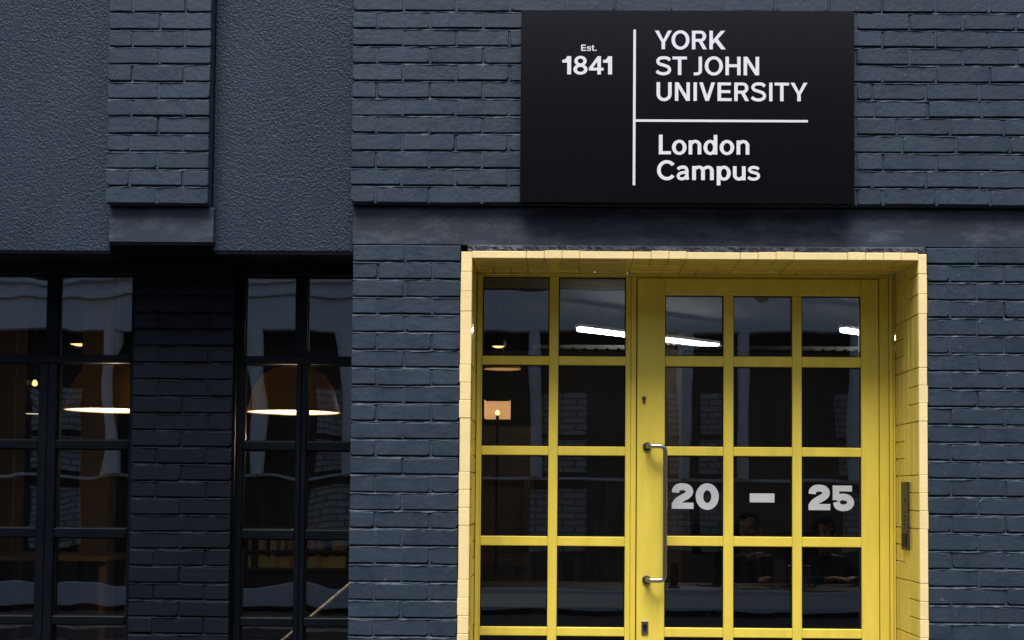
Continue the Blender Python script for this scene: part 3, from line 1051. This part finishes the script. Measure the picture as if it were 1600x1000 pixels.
_t = _n.nodes.new('ShaderNodeBsdfTranslucent')
_t.inputs[0].default_value = (0.50, 0.27, 0.03, 1)
_x = _n.nodes.new('ShaderNodeMixShader')
_x.inputs[0].default_value = 0.035
_n.links.new(_d.outputs[0], _x.inputs[1])
_n.links.new(_t.outputs[0], _x.inputs[2])
_n.links.new(_x.outputs[0], _n.nodes['Material Output'].inputs[0])
struct('interior_floor', bx(-6.5, 5.0, 0.6, 9.0, -0.1, -0.002), M['ifloor'])
struct('interior_ceiling', bx(-6.5, 5.0, 0.421, 9.0, 2.96, 3.06), M['iceil'])
struct('interior_back_wall', bx(-6.5, 5.0, 9.0, 9.15, -0.1, 3.06), M['iwall'])
struct('interior_left_wall', bx(-6.65, -6.5, 0.61, 9.15, -0.1, 3.06), M['iwall'])
struct('interior_right_wall', bx(5.0, 5.15, 0.61, 9.15, -0.1, 3.06), M['iwall'])

def pendant(label, x, y, z, r_, h_, shade, lining):
    t = thing('pendant_lamp', label, 'pendant lamp', (x, y, z))
    prof = [(r_, 0), (r_ * 0.985, 0.012), (r_ * 0.93, h_ * 0.25), (r_ * 0.84, h_ * 0.55), (r_ * 0.66, h_ * 0.8), (r_ * 0.42, h_ * 0.93), (0.04, h_ * 0.99), (0.022, h_ * 1.12), (0.001, h_ * 1.14)]
    obj('shade', mesh('shade', lathe(bmesh.new(), prof, 48), True), shade, t)
    obj('diffuser', mesh('diffuser', lathe(bmesh.new(), [(r_ * 0.975, 0.004), (r_ * 0.6, 0.008), (0.001, 0.009)], 48)), lining, t)
    if r_ > 0.2:
        pl = bpy.data.lights.new('pendant_bulb', 'POINT')
        pl.energy = 3.2
        pl.color = (1.0, 0.74, 0.45)
        pl.shadow_soft_size = 0.0
        po = bpy.data.objects.new('pendant_bulb', pl)
        C.objects.link(po)
        po.parent = t
        po.location = (0, 0, -0.14)
        p2 = pl.copy()
        p2.energy = 0.022 if x > -2 else 0.008
        p3 = bpy.data.objects.new('pendant_bulb', p2)
        C.objects.link(p3)
        p3.parent = t
        p3.location = (0, 0, 0.09)
    obj('cord', tube(bmesh.new(), [(0, 0, h_ * 1.12), (0, 0, 2.958 - z)], 0.004, 8), M['charcoal'], t)
    return t
pendant('mustard dome pendant lamp, lit, in the window beside the brick pier', -1.384, 1.4, 1.842, 0.246, 0.25, M['shade'], M['pend'])
pendant('lit pendant lamp half hidden by the brick post in the far left window', -2.348, 1.4, 1.845, 0.246, 0.25, M['shade'], M['pend'])
pendant('small distant lit pendant lamp seen in the leftmost pane', -4.52, 6.0, 2.075, 0.11, 0.12, M['charcoal'], M['pend'])

def batten(label, p0, p1):
    p0, p1 = Vector(p0), Vector(p1)
    d = p1 - p0
    t = thing('batten_light', label, 'strip light', p0, math.atan2(d.y, d.x), group='strip lights under the ceiling')
    L_ = math.hypot(d.x, d.y)
    obj('housing', bx(0, L_, -0.03, 0.03, 0.002, 0.03, bev=0.003), M['palemetal'], t)
    obj('diffuser', bx(0.01, L_ - 0.01, -0.027, 0.027, -0.03, 0.0015, bev=0.01), M['tube'], t)
    for q_ in (0.15 * L_, 0.85 * L_):
        obj('hanger', tube(bmesh.new(), [(q_, 0, 0.03), (q_, 0, 2.958 - p0.z)], 0.003, 6), M['charcoal'], t)
batten('long lit strip light seen through the top panes left and right of the handle stile', (0.17, 5.1, 2.75), (1.43, 6.3, 2.75))
batten('lit strip light at the right edge of the top right door pane', (2.27, 5.1, 2.755), (3.53, 6.3, 2.755))
ct = thing('cable_tray', 'perforated metal cable tray running below the strip lights', 'cable tray', (0, 5.7, 2.655))
for k in range(2):
    obj('side_rail', bx(-0.2, 3.6, -0.06 + 0.12 * k, -0.054 + 0.12 * k, -0.012, 0.012), M['traymetal'], ct)
for k in range(40):
    obj('rung', bx(-0.15 + 0.095 * k, -0.125 + 0.095 * k, -0.053, 0.059, -0.012, -0.006), M['traymetal'], ct)

wl = thing('wall_lamp', 'small lit wall lamp with an orange shade in the upper left sidelight', 'wall lamp', (-0.457, 5.0, 2.0))
bm = bmesh.new()
for x in (-0.10, 0.098):
    box(bm, x, x + 0.002, -0.10, 0.10, 0.01, 0.155)
box(bm, -0.098, 0.098, 0.098, 0.1, 0.01, 0.155)
obj('shade', bm, M['warmdish'], wl)
bm = bmesh.new()
lathe(bm, [(0.001, 0.035), (0.016, 0.042), (0.02, 0.056), (0.012, 0.075), (0.001, 0.08)], 14)
obj('bulb', mesh('bulb', bm, True), M['warmbulb'], wl)
obj('holder', tube(bmesh.new(), [(0, 0, -0.06), (0, 0, 0.036)], 0.013, 10), M['charcoal'], wl)
obj('stand', tube(bmesh.new(), [(0, 0, -1.998), (0, 0, -0.061)], 0.011, 10), M['charcoal'], wl)
obj('foot', mesh('foot', lathe(bmesh.new(), [(0.15, -2.0), (0.15, -1.985), (0.02, -1.97)], 24)), M['charcoal'], wl)
wl['label'] = 'lit floor lamp with a small orange shade in the upper left sidelight panes'
wl.name = 'floor_lamp'
wl['category'] = 'floor lamp'

def spot(label, x, y, z, rr):
    t = thing('ceiling_spotlight', label, 'ceiling light', (x, y, z), group='small warm ceiling lights')
    obj('lens', mesh('lens', lathe(bmesh.new(), [(rr, 0.0), (rr * 0.6, -0.012), (0.001, -0.016)], 20), True), M['warmbulb'], t)
    obj('body', mesh('body', lathe(bmesh.new(), [(rr * 1.25, -0.004), (rr * 1.25, 0.06), (0.03, 0.07), (0.012, 0.08), (0.012, 2.958 - z)], 20), True), M['charcoal'], t)
spot('small warm ceiling light in the top left pane of the sidelight', -0.455, 5.0, 2.585, 0.05)
spot('small warm ceiling light above the left pendant rim', -4.28, 6.5, 2.735, 0.10)
dish = thing('dish_lamp', 'shallow warm dish lamp just under the first sidelight rail', 'pendant lamp', (-0.42, 5.0, 2.40))
obj('shade', mesh('shade', lathe(bmesh.new(), [(0.15, 0), (0.13, 0.03), (0.03, 0.05), (0.012, 0.06)], 32), True), M['mustard'], dish)
obj('diffuser', mesh('diffuser', lathe(bmesh.new(), [(0.145, 0.003), (0.001, 0.004)], 32)), M['warmdish'], dish)
obj('cord', tube(bmesh.new(), [(0, 0, 0.06), (0, 0, 0.17)], 0.004, 8), M['charcoal'], dish)

def bulb_lamp(label, x, y, z):
    t = thing('bulb_lamp', label, 'bulb lamp', (x, y, z))
    obj('bulb', mesh('bulb', lathe(bmesh.new(), [(0.001, -0.035), (0.018, -0.025), (0.02, -0.01), (0.008, 0.015)], 14), True), M['warmbulb'], t)
    obj('socket', tube(bmesh.new(), [(0, 0, 0.012), (0, 0, 0.06)], 0.014, 10), M['charcoal'], t)
    obj('cord', tube(bmesh.new(), [(0, 0, 0.06), (0, 0, 2.958 - z)], 0.003, 6), M['charcoal'], t)
bulb_lamp('bare warm bulb just under the lit pendant rim in the left window', -3.36, 4.0, 1.995)
bulb_lamp('bare warm bulb in the dark far left pane', -3.75, 4.0, 2.20)
bulb_lamp('second bare warm bulb in the dark far left pane, just right of the first', -3.68, 4.05, 2.185)

# bookcase and books
bc = thing('bookcase', 'low dark wooden bookcase behind the mustard lamp window', 'bookcase', (0, 7.0, 0))
for x in (-3.05, -1.72):
    obj('side', bx(x, x + 0.025, 0, 0.3, 0, 1.12), M['darkwood'], bc)
obj('back', bx(-3.024, -1.721, 0.285, 0.299, 0.02, 1.1), M['darkwood'], bc)
for z in (0.02, 0.36, 0.70, 0.865, 1.09):
    obj('shelf', bx(-3.024, -1.721, 0, 0.284, z - 0.012, z + 0.012), M['wood'], bc)
bcol = [(0.30, 0.20, 0.10), (0.35, 0.06, 0.04), (0.10, 0.10, 0.09), (0.42, 0.33, 0.16), (0.14, 0.15, 0.09), (0.5, 0.36, 0.10), (0.52, 0.42, 0.12), (0.45, 0.2, 0.06)]
bmats = [mat('book_cover', tuple(min(0.85, v * 1.9) for v in c), 0.6, var=0.15, vscale=60) for c in bcol]
page = mat('book_pages', (0.6, 0.55, 0.42), 0.8)
words = ['tan', 'red', 'black', 'straw', 'olive', 'ochre', 'yellow', 'orange']
for row, zb, pal, hmin in ((0, 0.878, (0, 1, 2, 3, 3, 0, 4), 0.11), (1, 0.713, (5, 6, 6, 7, 3, 5), 0.095)):
    x = -2.86
    while x < -1.93:
        wd = random.uniform(0.020, 0.038)
        if random.random() < 0.09:
            x += random.uniform(0.03, 0.08)
        k = random.choice(pal)
        hh = hmin + random.uniform(0, 0.03)
        b_ = thing('book', '%s book spine on the %s shelf of the bookcase behind the mustard lamp window' % (words[k], 'upper' if row == 0 else 'lower'), 'book',
                   (x, 7.03, zb), group='books on the bookcase')
        bm = bmesh.new()
        box(bm, 0, wd - 0.002, 0, 0.004, 0, hh, bev=0.001)
        box(bm, 0, 0.003, 0.0042, 0.16, 0, hh)
        box(bm, wd - 0.005, wd - 0.002, 0.0042, 0.16, 0, hh)
        obj('cover', bm, bmats[k], b_)
        obj('pages', bx(0.0032, wd - 0.0052, 0.005, 0.155, 0.003, hh - 0.004), page, b_)
        x += wd

# handrail, columns, side table
hr = thing('handrail', 'slanting white handrail in the bottom right pane of the left windows', 'handrail', (0, 2.0, 0))
obj('rail', tube(bmesh.new(), [(-1.62, 0, 0.512), (-0.80, 0, 1.213)], 0.009, 10), M['palemetal'], hr)
for x in (-1.6, -0.82):
    obj('post', tube(bmesh.new(), [(x, 0.0, 0.0), (x, 0.0, 0.512 + (x + 1.62) * 0.855)], 0.008, 8), M['charcoal'], hr)
def column(label, x0, x1, y):
    t = thing('wooden_column', label, 'column', (0, y, 0), group='tan timber columns')
    obj('shaft', bx(x0, x1, 0, 0.18, 0.09, 2.86, bev=0.006), M['wood'], t)
    obj('plinth', bx(x0 - 0.02, x1 + 0.02, -0.02, 0.2, 0, 0.0895, bev=0.004), M['darkwood'], t)
    obj('capital', bx(x0 - 0.02, x1 + 0.02, -0.02, 0.2, 2.8605, 2.957, bev=0.004), M['darkwood'], t)
column('tan timber column behind the right half of the far left window', -3.07, -2.88, 3.0)
column('tan timber column at the left edge behind the far left window', -3.72, -3.49, 3.0)
column('tan timber column behind the middle panes of the door', 1.02, 1.20, 7.2)
tb = thing('side_table', 'plain wooden side table behind the far left window', 'table', (-3.1, 2.6, 0))
obj('top', bx(-0.6, 0.45, -0.3, 0.3, 1.0, 1.03, bev=0.004), M['wood'], tb)
for x in (-0.56, 0.39):
    for y in (-0.26, 0.24):
        obj('leg', bx(x, x + 0.04, y, y + 0.04, 0, 0.9995), M['darkwood'], tb)

# framed panel in the sidelight background
pf = thing('picture_frame', 'large dark wooden frame hanging on a panel behind the sidelight', 'picture frame', (-0.48, 6.0, 0.9))
obj('panel', bx(-0.5, 0.3, 0.02, 0.05, -0.9, 1.1), M['darkwood'], pf)
for a in ((-0.22, 0.26, -0.02, 0.0195, 0.64, 0.70), (-0.22, 0.26, -0.02, 0.0195, -0.1, -0.04), (-0.22, -0.17, -0.02, 0.0195, -0.0395, 0.6395), (0.21, 0.26, -0.02, 0.0195, -0.0395, 0.6395)):
    obj('frame_side', bx(*a, bev=0.003), M['wood'], pf)

# reception desk
dk = thing('reception_desk', 'long reception desk with a blue-grey front edge behind the door glass', 'desk', (0, 3.4, 0))
obj('worktop', bx(-0.62, 2.35, -0.02, 0.75, 0.762, 0.79, bev=0.004), M['darkwood'], dk)
obj('fascia', bx(-0.60, 2.33, 0.0, 0.03, 0.665, 0.7615, bev=0.003), M['deskblue'], dk)
obj('modesty_panel', bx(-0.58, 2.31, 0.12, 0.14, 0.02, 0.7615), M['charcoal'], dk)
for x in (-0.6, 0.4, 1.4, 2.28):
    obj('leg', bx(x, x + 0.05, 0.05, 0.10, 0, 0.7615, bev=0.003), M['charcoal'], dk)
    obj('leg', bx(x, x + 0.05, 0.64, 0.69, 0, 0.7615, bev=0.003), M['charcoal'], dk)

def monitor(label, x, y, wd, hh, zc, rz):
    t = thing('computer_monitor', label, 'monitor', (x, y, 0.79), rz)
    obj('screen', bx(-wd / 2, wd / 2, 0.0, 0.03, zc - hh / 2, zc + hh / 2, bev=0.006), M['charcoal'], t)
    obj('neck', bx(-0.03, 0.03, -0.03, -0.0005, 0.012, zc, bev=0.004), M['charcoal'], t)
    obj('foot', bx(-0.12, 0.12, -0.1, 0.1, 0.0005, 0.012, bev=0.003), M['charcoal'], t)
monitor('dark computer monitor behind the left door panes under the number 20', 1.13, 3.82, 0.34, 0.22, 0.33, 0.15)
monitor('dark computer monitor between the two seated people', 1.70, 3.84, 0.30, 0.20, 0.285, -0.1)
bm = bmesh.new()
pp = tag(obj('paper_stack', bx(-0.13, 0.13, -0.1, 0.1, 0, 0.012, bev=0.002), M['paper']), 'stack of pale paper on the desk in front of the seated person', 'paper')
pp.location = (1.32, 3.52, 0.7905)
pp.rotation_euler = (0, 0, 0.25)
pp = tag(obj('paper_stack', bx(-0.15, 0.15, -0.09, 0.09, 0, 0.006), M['paper']), 'loose pale sheets on the desk behind the lower left door pane', 'paper')
pp.location = (1.0, 3.55, 0.7905)
pp.rotation_euler = (0, 0, -0.2)
nb = thing('card_holder', 'upright tan wooden card holder on the desk beside the pull handle', 'holder', (0.80, 3.5, 0.7905))
obj('board', bx(-0.02, 0.035, 0, 0.02, 0.012, 0.17, bev=0.002), M['wood'], nb)
obj('foot', bx(-0.03, 0.045, -0.03, 0.05, 0, 0.0118), M['wood'], nb)
pt = thing('mesh_basket', 'dark wire mesh pen basket on the desk in the middle door pane', 'basket', (1.66, 3.55, 0.7905))
for k in range(10):
    a = 2 * math.pi * k / 10
    obj('wire', tube(bmesh.new(), [(0.06 * math.cos(a), 0.06 * math.sin(a), 0), (0.075 * math.cos(a), 0.075 * math.sin(a), 0.16)], 0.0035, 6), M['steel'], pt)
for z, rr in ((0.004, 0.06), (0.08, 0.0675), (0.158, 0.0755)):
    ring = [(rr * math.cos(2 * math.pi * k / 20), rr * math.sin(2 * math.pi * k / 20), z) for k in range(21)]
    obj('hoop', tube(bmesh.new(), ring, 0.0035, 6, cap=False), M['steel'], pt)

# ------------------------------------------------------------------ two people seated at the desk
M['skin'] = mat('skin', (0.52, 0.30, 0.20), 0.5, var=0.06, vscale=20)
M['hair'] = mat('dark_brown_hair', (0.010, 0.007, 0.005), 0.8, spec=0.05, bump=0.003, bscale=120, stretch=(1, 1, 0.25))
M['eye'] = mat('dark_iris', (0.02, 0.013, 0.01), 0.2)
M['lips'] = mat('lips', (0.32, 0.12, 0.10), 0.45)

def skin_mesh(verts, edges, rad, root=0, sub=2):
    me = bpy.data.meshes.new('tmp')
    me.from_pydata(verts, edges, [])
    o = bpy.data.objects.new('tmp', me)
    C.objects.link(o)
    o.modifiers.new('s', 'SKIN')
    sv = me.skin_vertices[0].data
    for i, r_ in enumerate(rad):
        sv[i].radius = r_ if isinstance(r_, tuple) else (r_, r_)
    sv[root].use_root = True
    sm_ = o.modifiers.new('d', 'SUBSURF')
    sm_.levels = sub
    dg = bpy.context.evaluated_depsgraph_get()
    dg.update()
    out = bpy.data.meshes.new_from_object(o.evaluated_get(dg))
    bpy.data.objects.remove(o)
    return out

def sphere(bm, c, r_, seg=20, rng=14):
    q_ = bmesh.ops.create_uvsphere(bm, u_segments=seg, v_segments=rng, radius=1)
    bmesh.ops.transform(bm, matrix=Matrix.Translation(c) @ Matrix.Diagonal((*r_, 1)), verts=q_['verts'])
    return q_['verts']

def person(label, loc, rz, cloth, hands, head_turn):
    t = thing('person', label, 'person', loc, rz)
    # local frame: faces -y, seated, seat height 0.45, origin on the floor under the pelvis
    V, Ed, Rd = [], [], []
    def add(p, r_, prev=None):
        V.append(p)
        Rd.append(r_)
        if prev is not None:
            Ed.append((prev, len(V) - 1))
        return len(V) - 1
    pel = add((0, 0, 0.53), (0.155, 0.125))
    ab = add((0, -0.01, 0.68), (0.135, 0.105), pel)
    ch_ = add((0, -0.02, 0.84), (0.155, 0.115), ab)
    up_ = add((0, -0.02, 0.95), (0.13, 0.095), ch_)
    nk = add((0, -0.03, 1.02), (0.06, 0.058), up_)
    hd = add((0, -0.05, 1.10), (0.058, 0.06), nk)
    for s, (elb, wr) in zip((-1, 1), hands):
        sh = add((s * 0.165, -0.02, 0.945), 0.066, up_)
        e = add(elb, 0.048, sh)
        m_ = add(tuple((Vector(elb) * 0.55 + Vector(wr) * 0.45)), 0.042, e)
        add(wr, 0.029, m_)
        hp = add((s * 0.10, -0.03, 0.50), 0.095, pel)
        kn = add((s * 0.13, -0.43, 0.50), 0.068, hp)
        an = add((s * 0.13, -0.40, 0.11), 0.043, kn)
        add((s * 0.13, -0.54, 0.045), 0.038, an)
    body = skin_mesh(V, Ed, Rd)
    bm = bmesh.new()
    bm.from_mesh(body)
    bpy.data.meshes.remove(body)
    # head with brow, nose, cheeks, chin and ears
    hc = Vector((0, -0.065, 1.185))
    sphere(bm, hc + Vector((0, 0.012, 0.03)), (0.075, 0.092, 0.088))
    sphere(bm, hc + Vector((0, -0.022, -0.035)), (0.058, 0.066, 0.078))
    sphere(bm, hc + Vector((0, -0.072, -0.09)), (0.024, 0.022, 0.022), 12, 8)
    sphere(bm, hc + Vector((0, -0.080, 0.018)), (0.046, 0.018, 0.013), 12, 8)
    sphere(bm, hc + Vector((0, -0.093, -0.028)), (0.015, 0.020, 0.014), 12, 8)
    sphere(bm, hc + Vector((0, -0.086, -0.008)), (0.009, 0.016, 0.028), 12, 8)
    for s in (-1, 1):
        sphere(bm, hc + Vector((s * 0.035, -0.066, -0.028)), (0.024, 0.022, 0.020), 12, 8)
        sphere(bm, hc + Vector((s * 0.076, 0.012, -0.010)), (0.010, 0.020, 0.032), 12, 8)
    # hands: palm, four fingers and a thumb
    for s, (elb, wr) in zip((-1, 1), hands):
        wv = Vector(wr)
        d = (wv - Vector(elb)).normalized()
        side = d.cross(Vector((0, 0, 1))).normalized()
        upv = side.cross(d)
        pal = wv + d * 0.05
        v_ = sphere(bm, (0, 0, 0), (0.04, 0.048, 0.017), 14, 10)
        bmesh.ops.transform(bm, matrix=Matrix.Translation(pal) @ Matrix((side, d, upv)).transposed().to_4x4(), verts=v_)
        for k, ln in enumerate((0.062, 0.074, 0.07, 0.054)):
            b0 = pal + d * 0.036 + side * (-0.028 + 0.0187 * k)
            tube(bm, [b0, b0 + d * ln * 0.5 - upv * 0.004, b0 + d * ln * 0.85 - upv * 0.02, b0 + d * ln - upv * 0.034], [0.0088, 0.0085, 0.008, 0.006], 8)
        th = pal - side * 0.030 * (-s) - d * 0.015
        tube(bm, [th, th + side * s * 0.022 + d * 0.022 - upv * 0.008, th + side * s * 0.026 + d * 0.05 - upv * 0.018], [0.011, 0.010, 0.007], 8)
    me = bpy.data.meshes.new('body')
    bm.to_mesh(me)
    bm.free()
    o = bpy.data.objects.new('body', me)
    C.objects.link(o)
    rm = o.modifiers.new('r', 'REMESH')
    rm.mode = 'VOXEL'
    rm.voxel_size = 0.0075
    sm_ = o.modifiers.new('k', 'SMOOTH')
    sm_.iterations = 3
    sm_.factor = 0.5
    dg = bpy.context.evaluated_depsgraph_get()
    dg.update()
    me2 = bpy.data.meshes.new_from_object(o.evaluated_get(dg))
    bpy.data.objects.remove(o)
    me2.materials.clear()
    me2.materials.append(cloth)
    me2.materials.append(M['skin'])
    wrs = [Vector(h[1]) for h in hands]
    elbs = [Vector(h[0]) for h in hands]
    rot = Matrix.Rotation(head_turn, 3, 'Z')
    for v in me2.vertices:
        if v.co.z > 1.03:
            f = min(1, (v.co.z - 1.03) / 0.06)
            q_ = Vector((v.co.x, v.co.y + 0.04, v.co.z))
            q2 = rot @ q_
            q_ = q_.lerp(q2, f)
            v.co = (q_.x, q_.y - 0.04, q_.z)
    for p in me2.polygons:
        c = p.center
        p.use_smooth = True
        sk = c.z > 1.015 and abs(c.x) < 0.13
        for wv, ev in zip(wrs, elbs):
            if (c - wv).dot((wv - ev).normalized()) > -0.012 and (c - wv).length < 0.2:
                sk = True
        p.material_index = 1 if sk else 0
    b_ = obj('body', me2, None, t)
    # hair, eyes and mouth turn with the head
    def place(o_):
        o_.location = (0, -0.04, 0)
        o_.rotation_euler = (0, 0, head_turn)
        return o_
    hc = Vector((0, -0.025, 1.185))
    bm = bmesh.new()
    vs = sphere(bm, hc + Vector((0, 0.022, 0.036)), (0.086, 0.101, 0.097), 28, 20)
    kill = [v for v in bm.verts if v.co.y - hc.y < -0.045 and v.co.z - hc.z < 0.058 + 0.02 * math.sin(v.co.x * 60)]
    kill += [v for v in bm.verts if v.co.z - hc.z < -0.045]
    bmesh.ops.delete(bm, geom=list(set(kill)), context='VERTS')
    rnd = random.Random(3)
    for v in bm.verts:
        v.co += (v.co - hc).normalized() * rnd.uniform(-0.004, 0.006)
    bmesh.ops.solidify(bm, geom=bm.faces[:], thickness=0.012)
    place(obj('hair', mesh('hair', bm, True), M['hair'], t))
    for s in (-1, 1):
        bm = bmesh.new()
        sphere(bm, hc + Vector((s * 0.031, -0.0755, 0.001)), (0.013, 0.007, 0.0065), 12, 8)
        place(obj('eye', mesh('eye', bm, True), M['eye'], t))
        bm = bmesh.new()
        sphere(bm, hc + Vector((s * 0.033, -0.085, 0.024)), (0.019, 0.008, 0.004), 12, 6)
        place(obj('eyebrow', mesh('eyebrow', bm, True), M['hair'], t))
    bm = bmesh.new()
    sphere(bm, hc + Vector((0, -0.083, -0.058)), (0.021, 0.009, 0.0075), 14, 8)
    place(obj('mouth', mesh('mouth', bm, True), M['lips'], t))
    return t
shirt = mat('black_cotton_top', (0.007, 0.007, 0.008), 0.9, spec=0.1, bump=0.001, bscale=200)
shirt2 = mat('charcoal_knit_top', (0.007, 0.007, 0.008), 0.9, spec=0.1, bump=0.001, bscale=200)
person('person in a black top seated at the desk with one hand raised', (1.43, 4.38, 0.0), 0.0, shirt,
       (((-0.25, -0.20, 0.80), (-0.07, -0.36, 0.955)), ((0.27, -0.20, 0.80), (0.10, -0.44, 0.835))), -0.25)
person('person in a dark top seated at the desk under the number 25', (1.98, 4.42, -0.03), 0.1, shirt2,
       (((-0.27, -0.20, 0.82), (-0.10, -0.44, 0.865)), ((0.27, -0.20, 0.82), (0.10, -0.46, 0.865))), 0.1)
def chair(label, x, y):
    t = thing('office_chair', label, 'chair', (x, y, 0), group='office chairs behind the desk')
    obj('seat', bx(-0.24, 0.24, -0.27, 0.22, 0.36, 0.41, bev=0.02), M['charcoal'], t)
    obj('backrest', bx(-0.22, 0.22, 0.235, 0.275, 0.50, 0.98, bev=0.018), M['charcoal'], t)
    obj('back_bracket', bx(-0.03, 0.03, 0.222, 0.234, 0.37, 0.7), M['steel'], t)
    obj('column', tube(bmesh.new(), [(0, 0, 0.09), (0, 0, 0.36)], 0.025, 12), M['steel'], t)
    for k in range(5):
        a = 2 * math.pi * k / 5
        obj('leg', tube(bmesh.new(), [(0, 0, 0.085), (0.28 * math.cos(a), 0.28 * math.sin(a), 0.06)], [0.028, 0.016], 8), M['charcoal'], t)
        obj('castor', tube(bmesh.new(), [(0.28 * math.cos(a) - 0.012, 0.28 * math.sin(a), 0.028), (0.28 * math.cos(a) + 0.012, 0.28 * math.sin(a), 0.028)], 0.027, 12), M['charcoal'], t)
chair('black office chair under the person with the raised hand', 1.43, 4.38)
chair('black office chair under the person below the number 25', 1.98, 4.42)

# ------------------------------------------------------------------ the building across the street, seen in the glass
OY = -9.6
def far_brick(name, c1, c2, mo_):
    m = mat(name, c1, 0.8)
    N, L = m.node_tree.nodes, m.node_tree.links
    g = N.new('ShaderNodeNewGeometry')
    mp = N.new('ShaderNodeMapping')
    mp.inputs['Rotation'].default_value = (R(-90), 0, 0)
    L.new(g.outputs['Position'], mp.inputs['Vector'])
    b = N.new('ShaderNodeTexBrick')
    b.inputs['Color1'].default_value = (*c1, 1)
    b.inputs['Color2'].default_value = (*c2, 1)
    b.inputs['Mortar'].default_value = (*mo_, 1)
    b.inputs['Scale'].default_value = 1.0
    b.inputs['Brick Width'].default_value = 0.225
    b.inputs['Row Height'].default_value = 0.075
    b.inputs['Mortar Size'].default_value = 0.012
    L.new(mp.outputs[0], b.inputs['Vector'])
    L.new(b.outputs['Color'], N['Principled BSDF'].inputs['Base Color'])
    return m
M['fbrick'] = far_brick('grey_painted_far_brick', (0.52, 0.52, 0.50), (0.40, 0.40, 0.40), (0.16, 0.16, 0.16))
M['fdark'] = far_brick('dark_far_brick', (0.045, 0.035, 0.03), (0.03, 0.026, 0.024), (0.02, 0.02, 0.02))
M['fpale'] = mat('pale_blue_grey_fascia', (0.86, 0.86, 0.86), 0.6, var=0.06, vscale=1.2)
M['fblue'] = mat('blue_grey_painted_timber', (0.76, 0.79, 0.83), 0.6, var=0.06, vscale=1.2)
M['fwhite'] = mat('off_white_trim', (0.78, 0.78, 0.76), 0.6)
M['fglass'] = mat('dark_far_glass', (0.01, 0.012, 0.014), 0.1)
ob = thing('street_building', 'dark brick building across the street, reflected in the window glass', 'building', (0, OY, 0))
obj('wall', bx(-22, 22, -0.4, 0.0, -0.004, 6.4), M['fdark'], ob)
obj('fascia', bx(-1.5, 22, 0.001, 0.22, 3.32, 3.80, bev=0.01), M['fpale'], ob)
obj('fascia', bx(-22, -1.502, 0.001, 0.20, 3.32, 3.70, bev=0.01), M['fblue'], ob)
obj('cornice', bx(-22, -1.502, 0.001, 0.26, 3.701, 3.785, bev=0.01), M['fwhite'], ob)
obj('cornice', bx(-22, -1.502, 0.001, 0.20, 3.786, 3.87, bev=0.004), M['fblue'], ob)
obj('cornice', bx(-22, -1.502, 0.001, 0.28, 3.871, 3.93, bev=0.01), M['fwhite'], ob)
obj('plinth', bx(-22, 22, 0.001, 0.12, 0.06, 0.31, bev=0.01), M['fblue'], ob)
obj('ledge', bx(-22, 22, 0.001, 0.10, 1.565, 1.60, bev=0.008), M['fwhite'], ob)
for x in (-8.3, -6.2, -4.4, -2.9, -0.3, 0.05, 1.32, 1.72, 3.35, 5.2):
    wd = 0.55 if x not in (-0.3, 0.05, 1.32, 1.72) else 0.3
    obj('brick_panel', bx(x, x + wd, 0.001, 0.035, 1.66, 2.05), M['fbrick'], ob)
    obj('brick_panel', bx(x, x + wd, 0.001, 0.035, 2.12, 2.62), M['fbrick'], ob)
    obj('brick_panel', bx(x, x + wd, 0.001, 0.035, 0.75, 1.46), M['fbrick'], ob)
for x in (-7.1, -5.2, -3.5, -2.42, -0.22, 1.52, 2.2, 3.5, 4.7):
    obj('post', tube(bmesh.new(), [(x, 0.16, 1.601), (x, 0.16, 3.319)], 0.085, 14), M['fpale'], ob)
for k in range(11):
    x = -20 + 3.9 * k
    wn = obj('window', bx(x, x + 1.5, 0.001, 0.06, 4.5, 5.9), M['fwhite'], ob)
    obj('glass', bx(x + 0.08, x + 1.42, 0.0605, 0.064, 4.58, 5.82), M['fglass'], wn)
obj('parapet', bx(-22, 22, -0.42, 0.08, 6.401, 6.55, bev=0.01), M['fwhite'], ob)
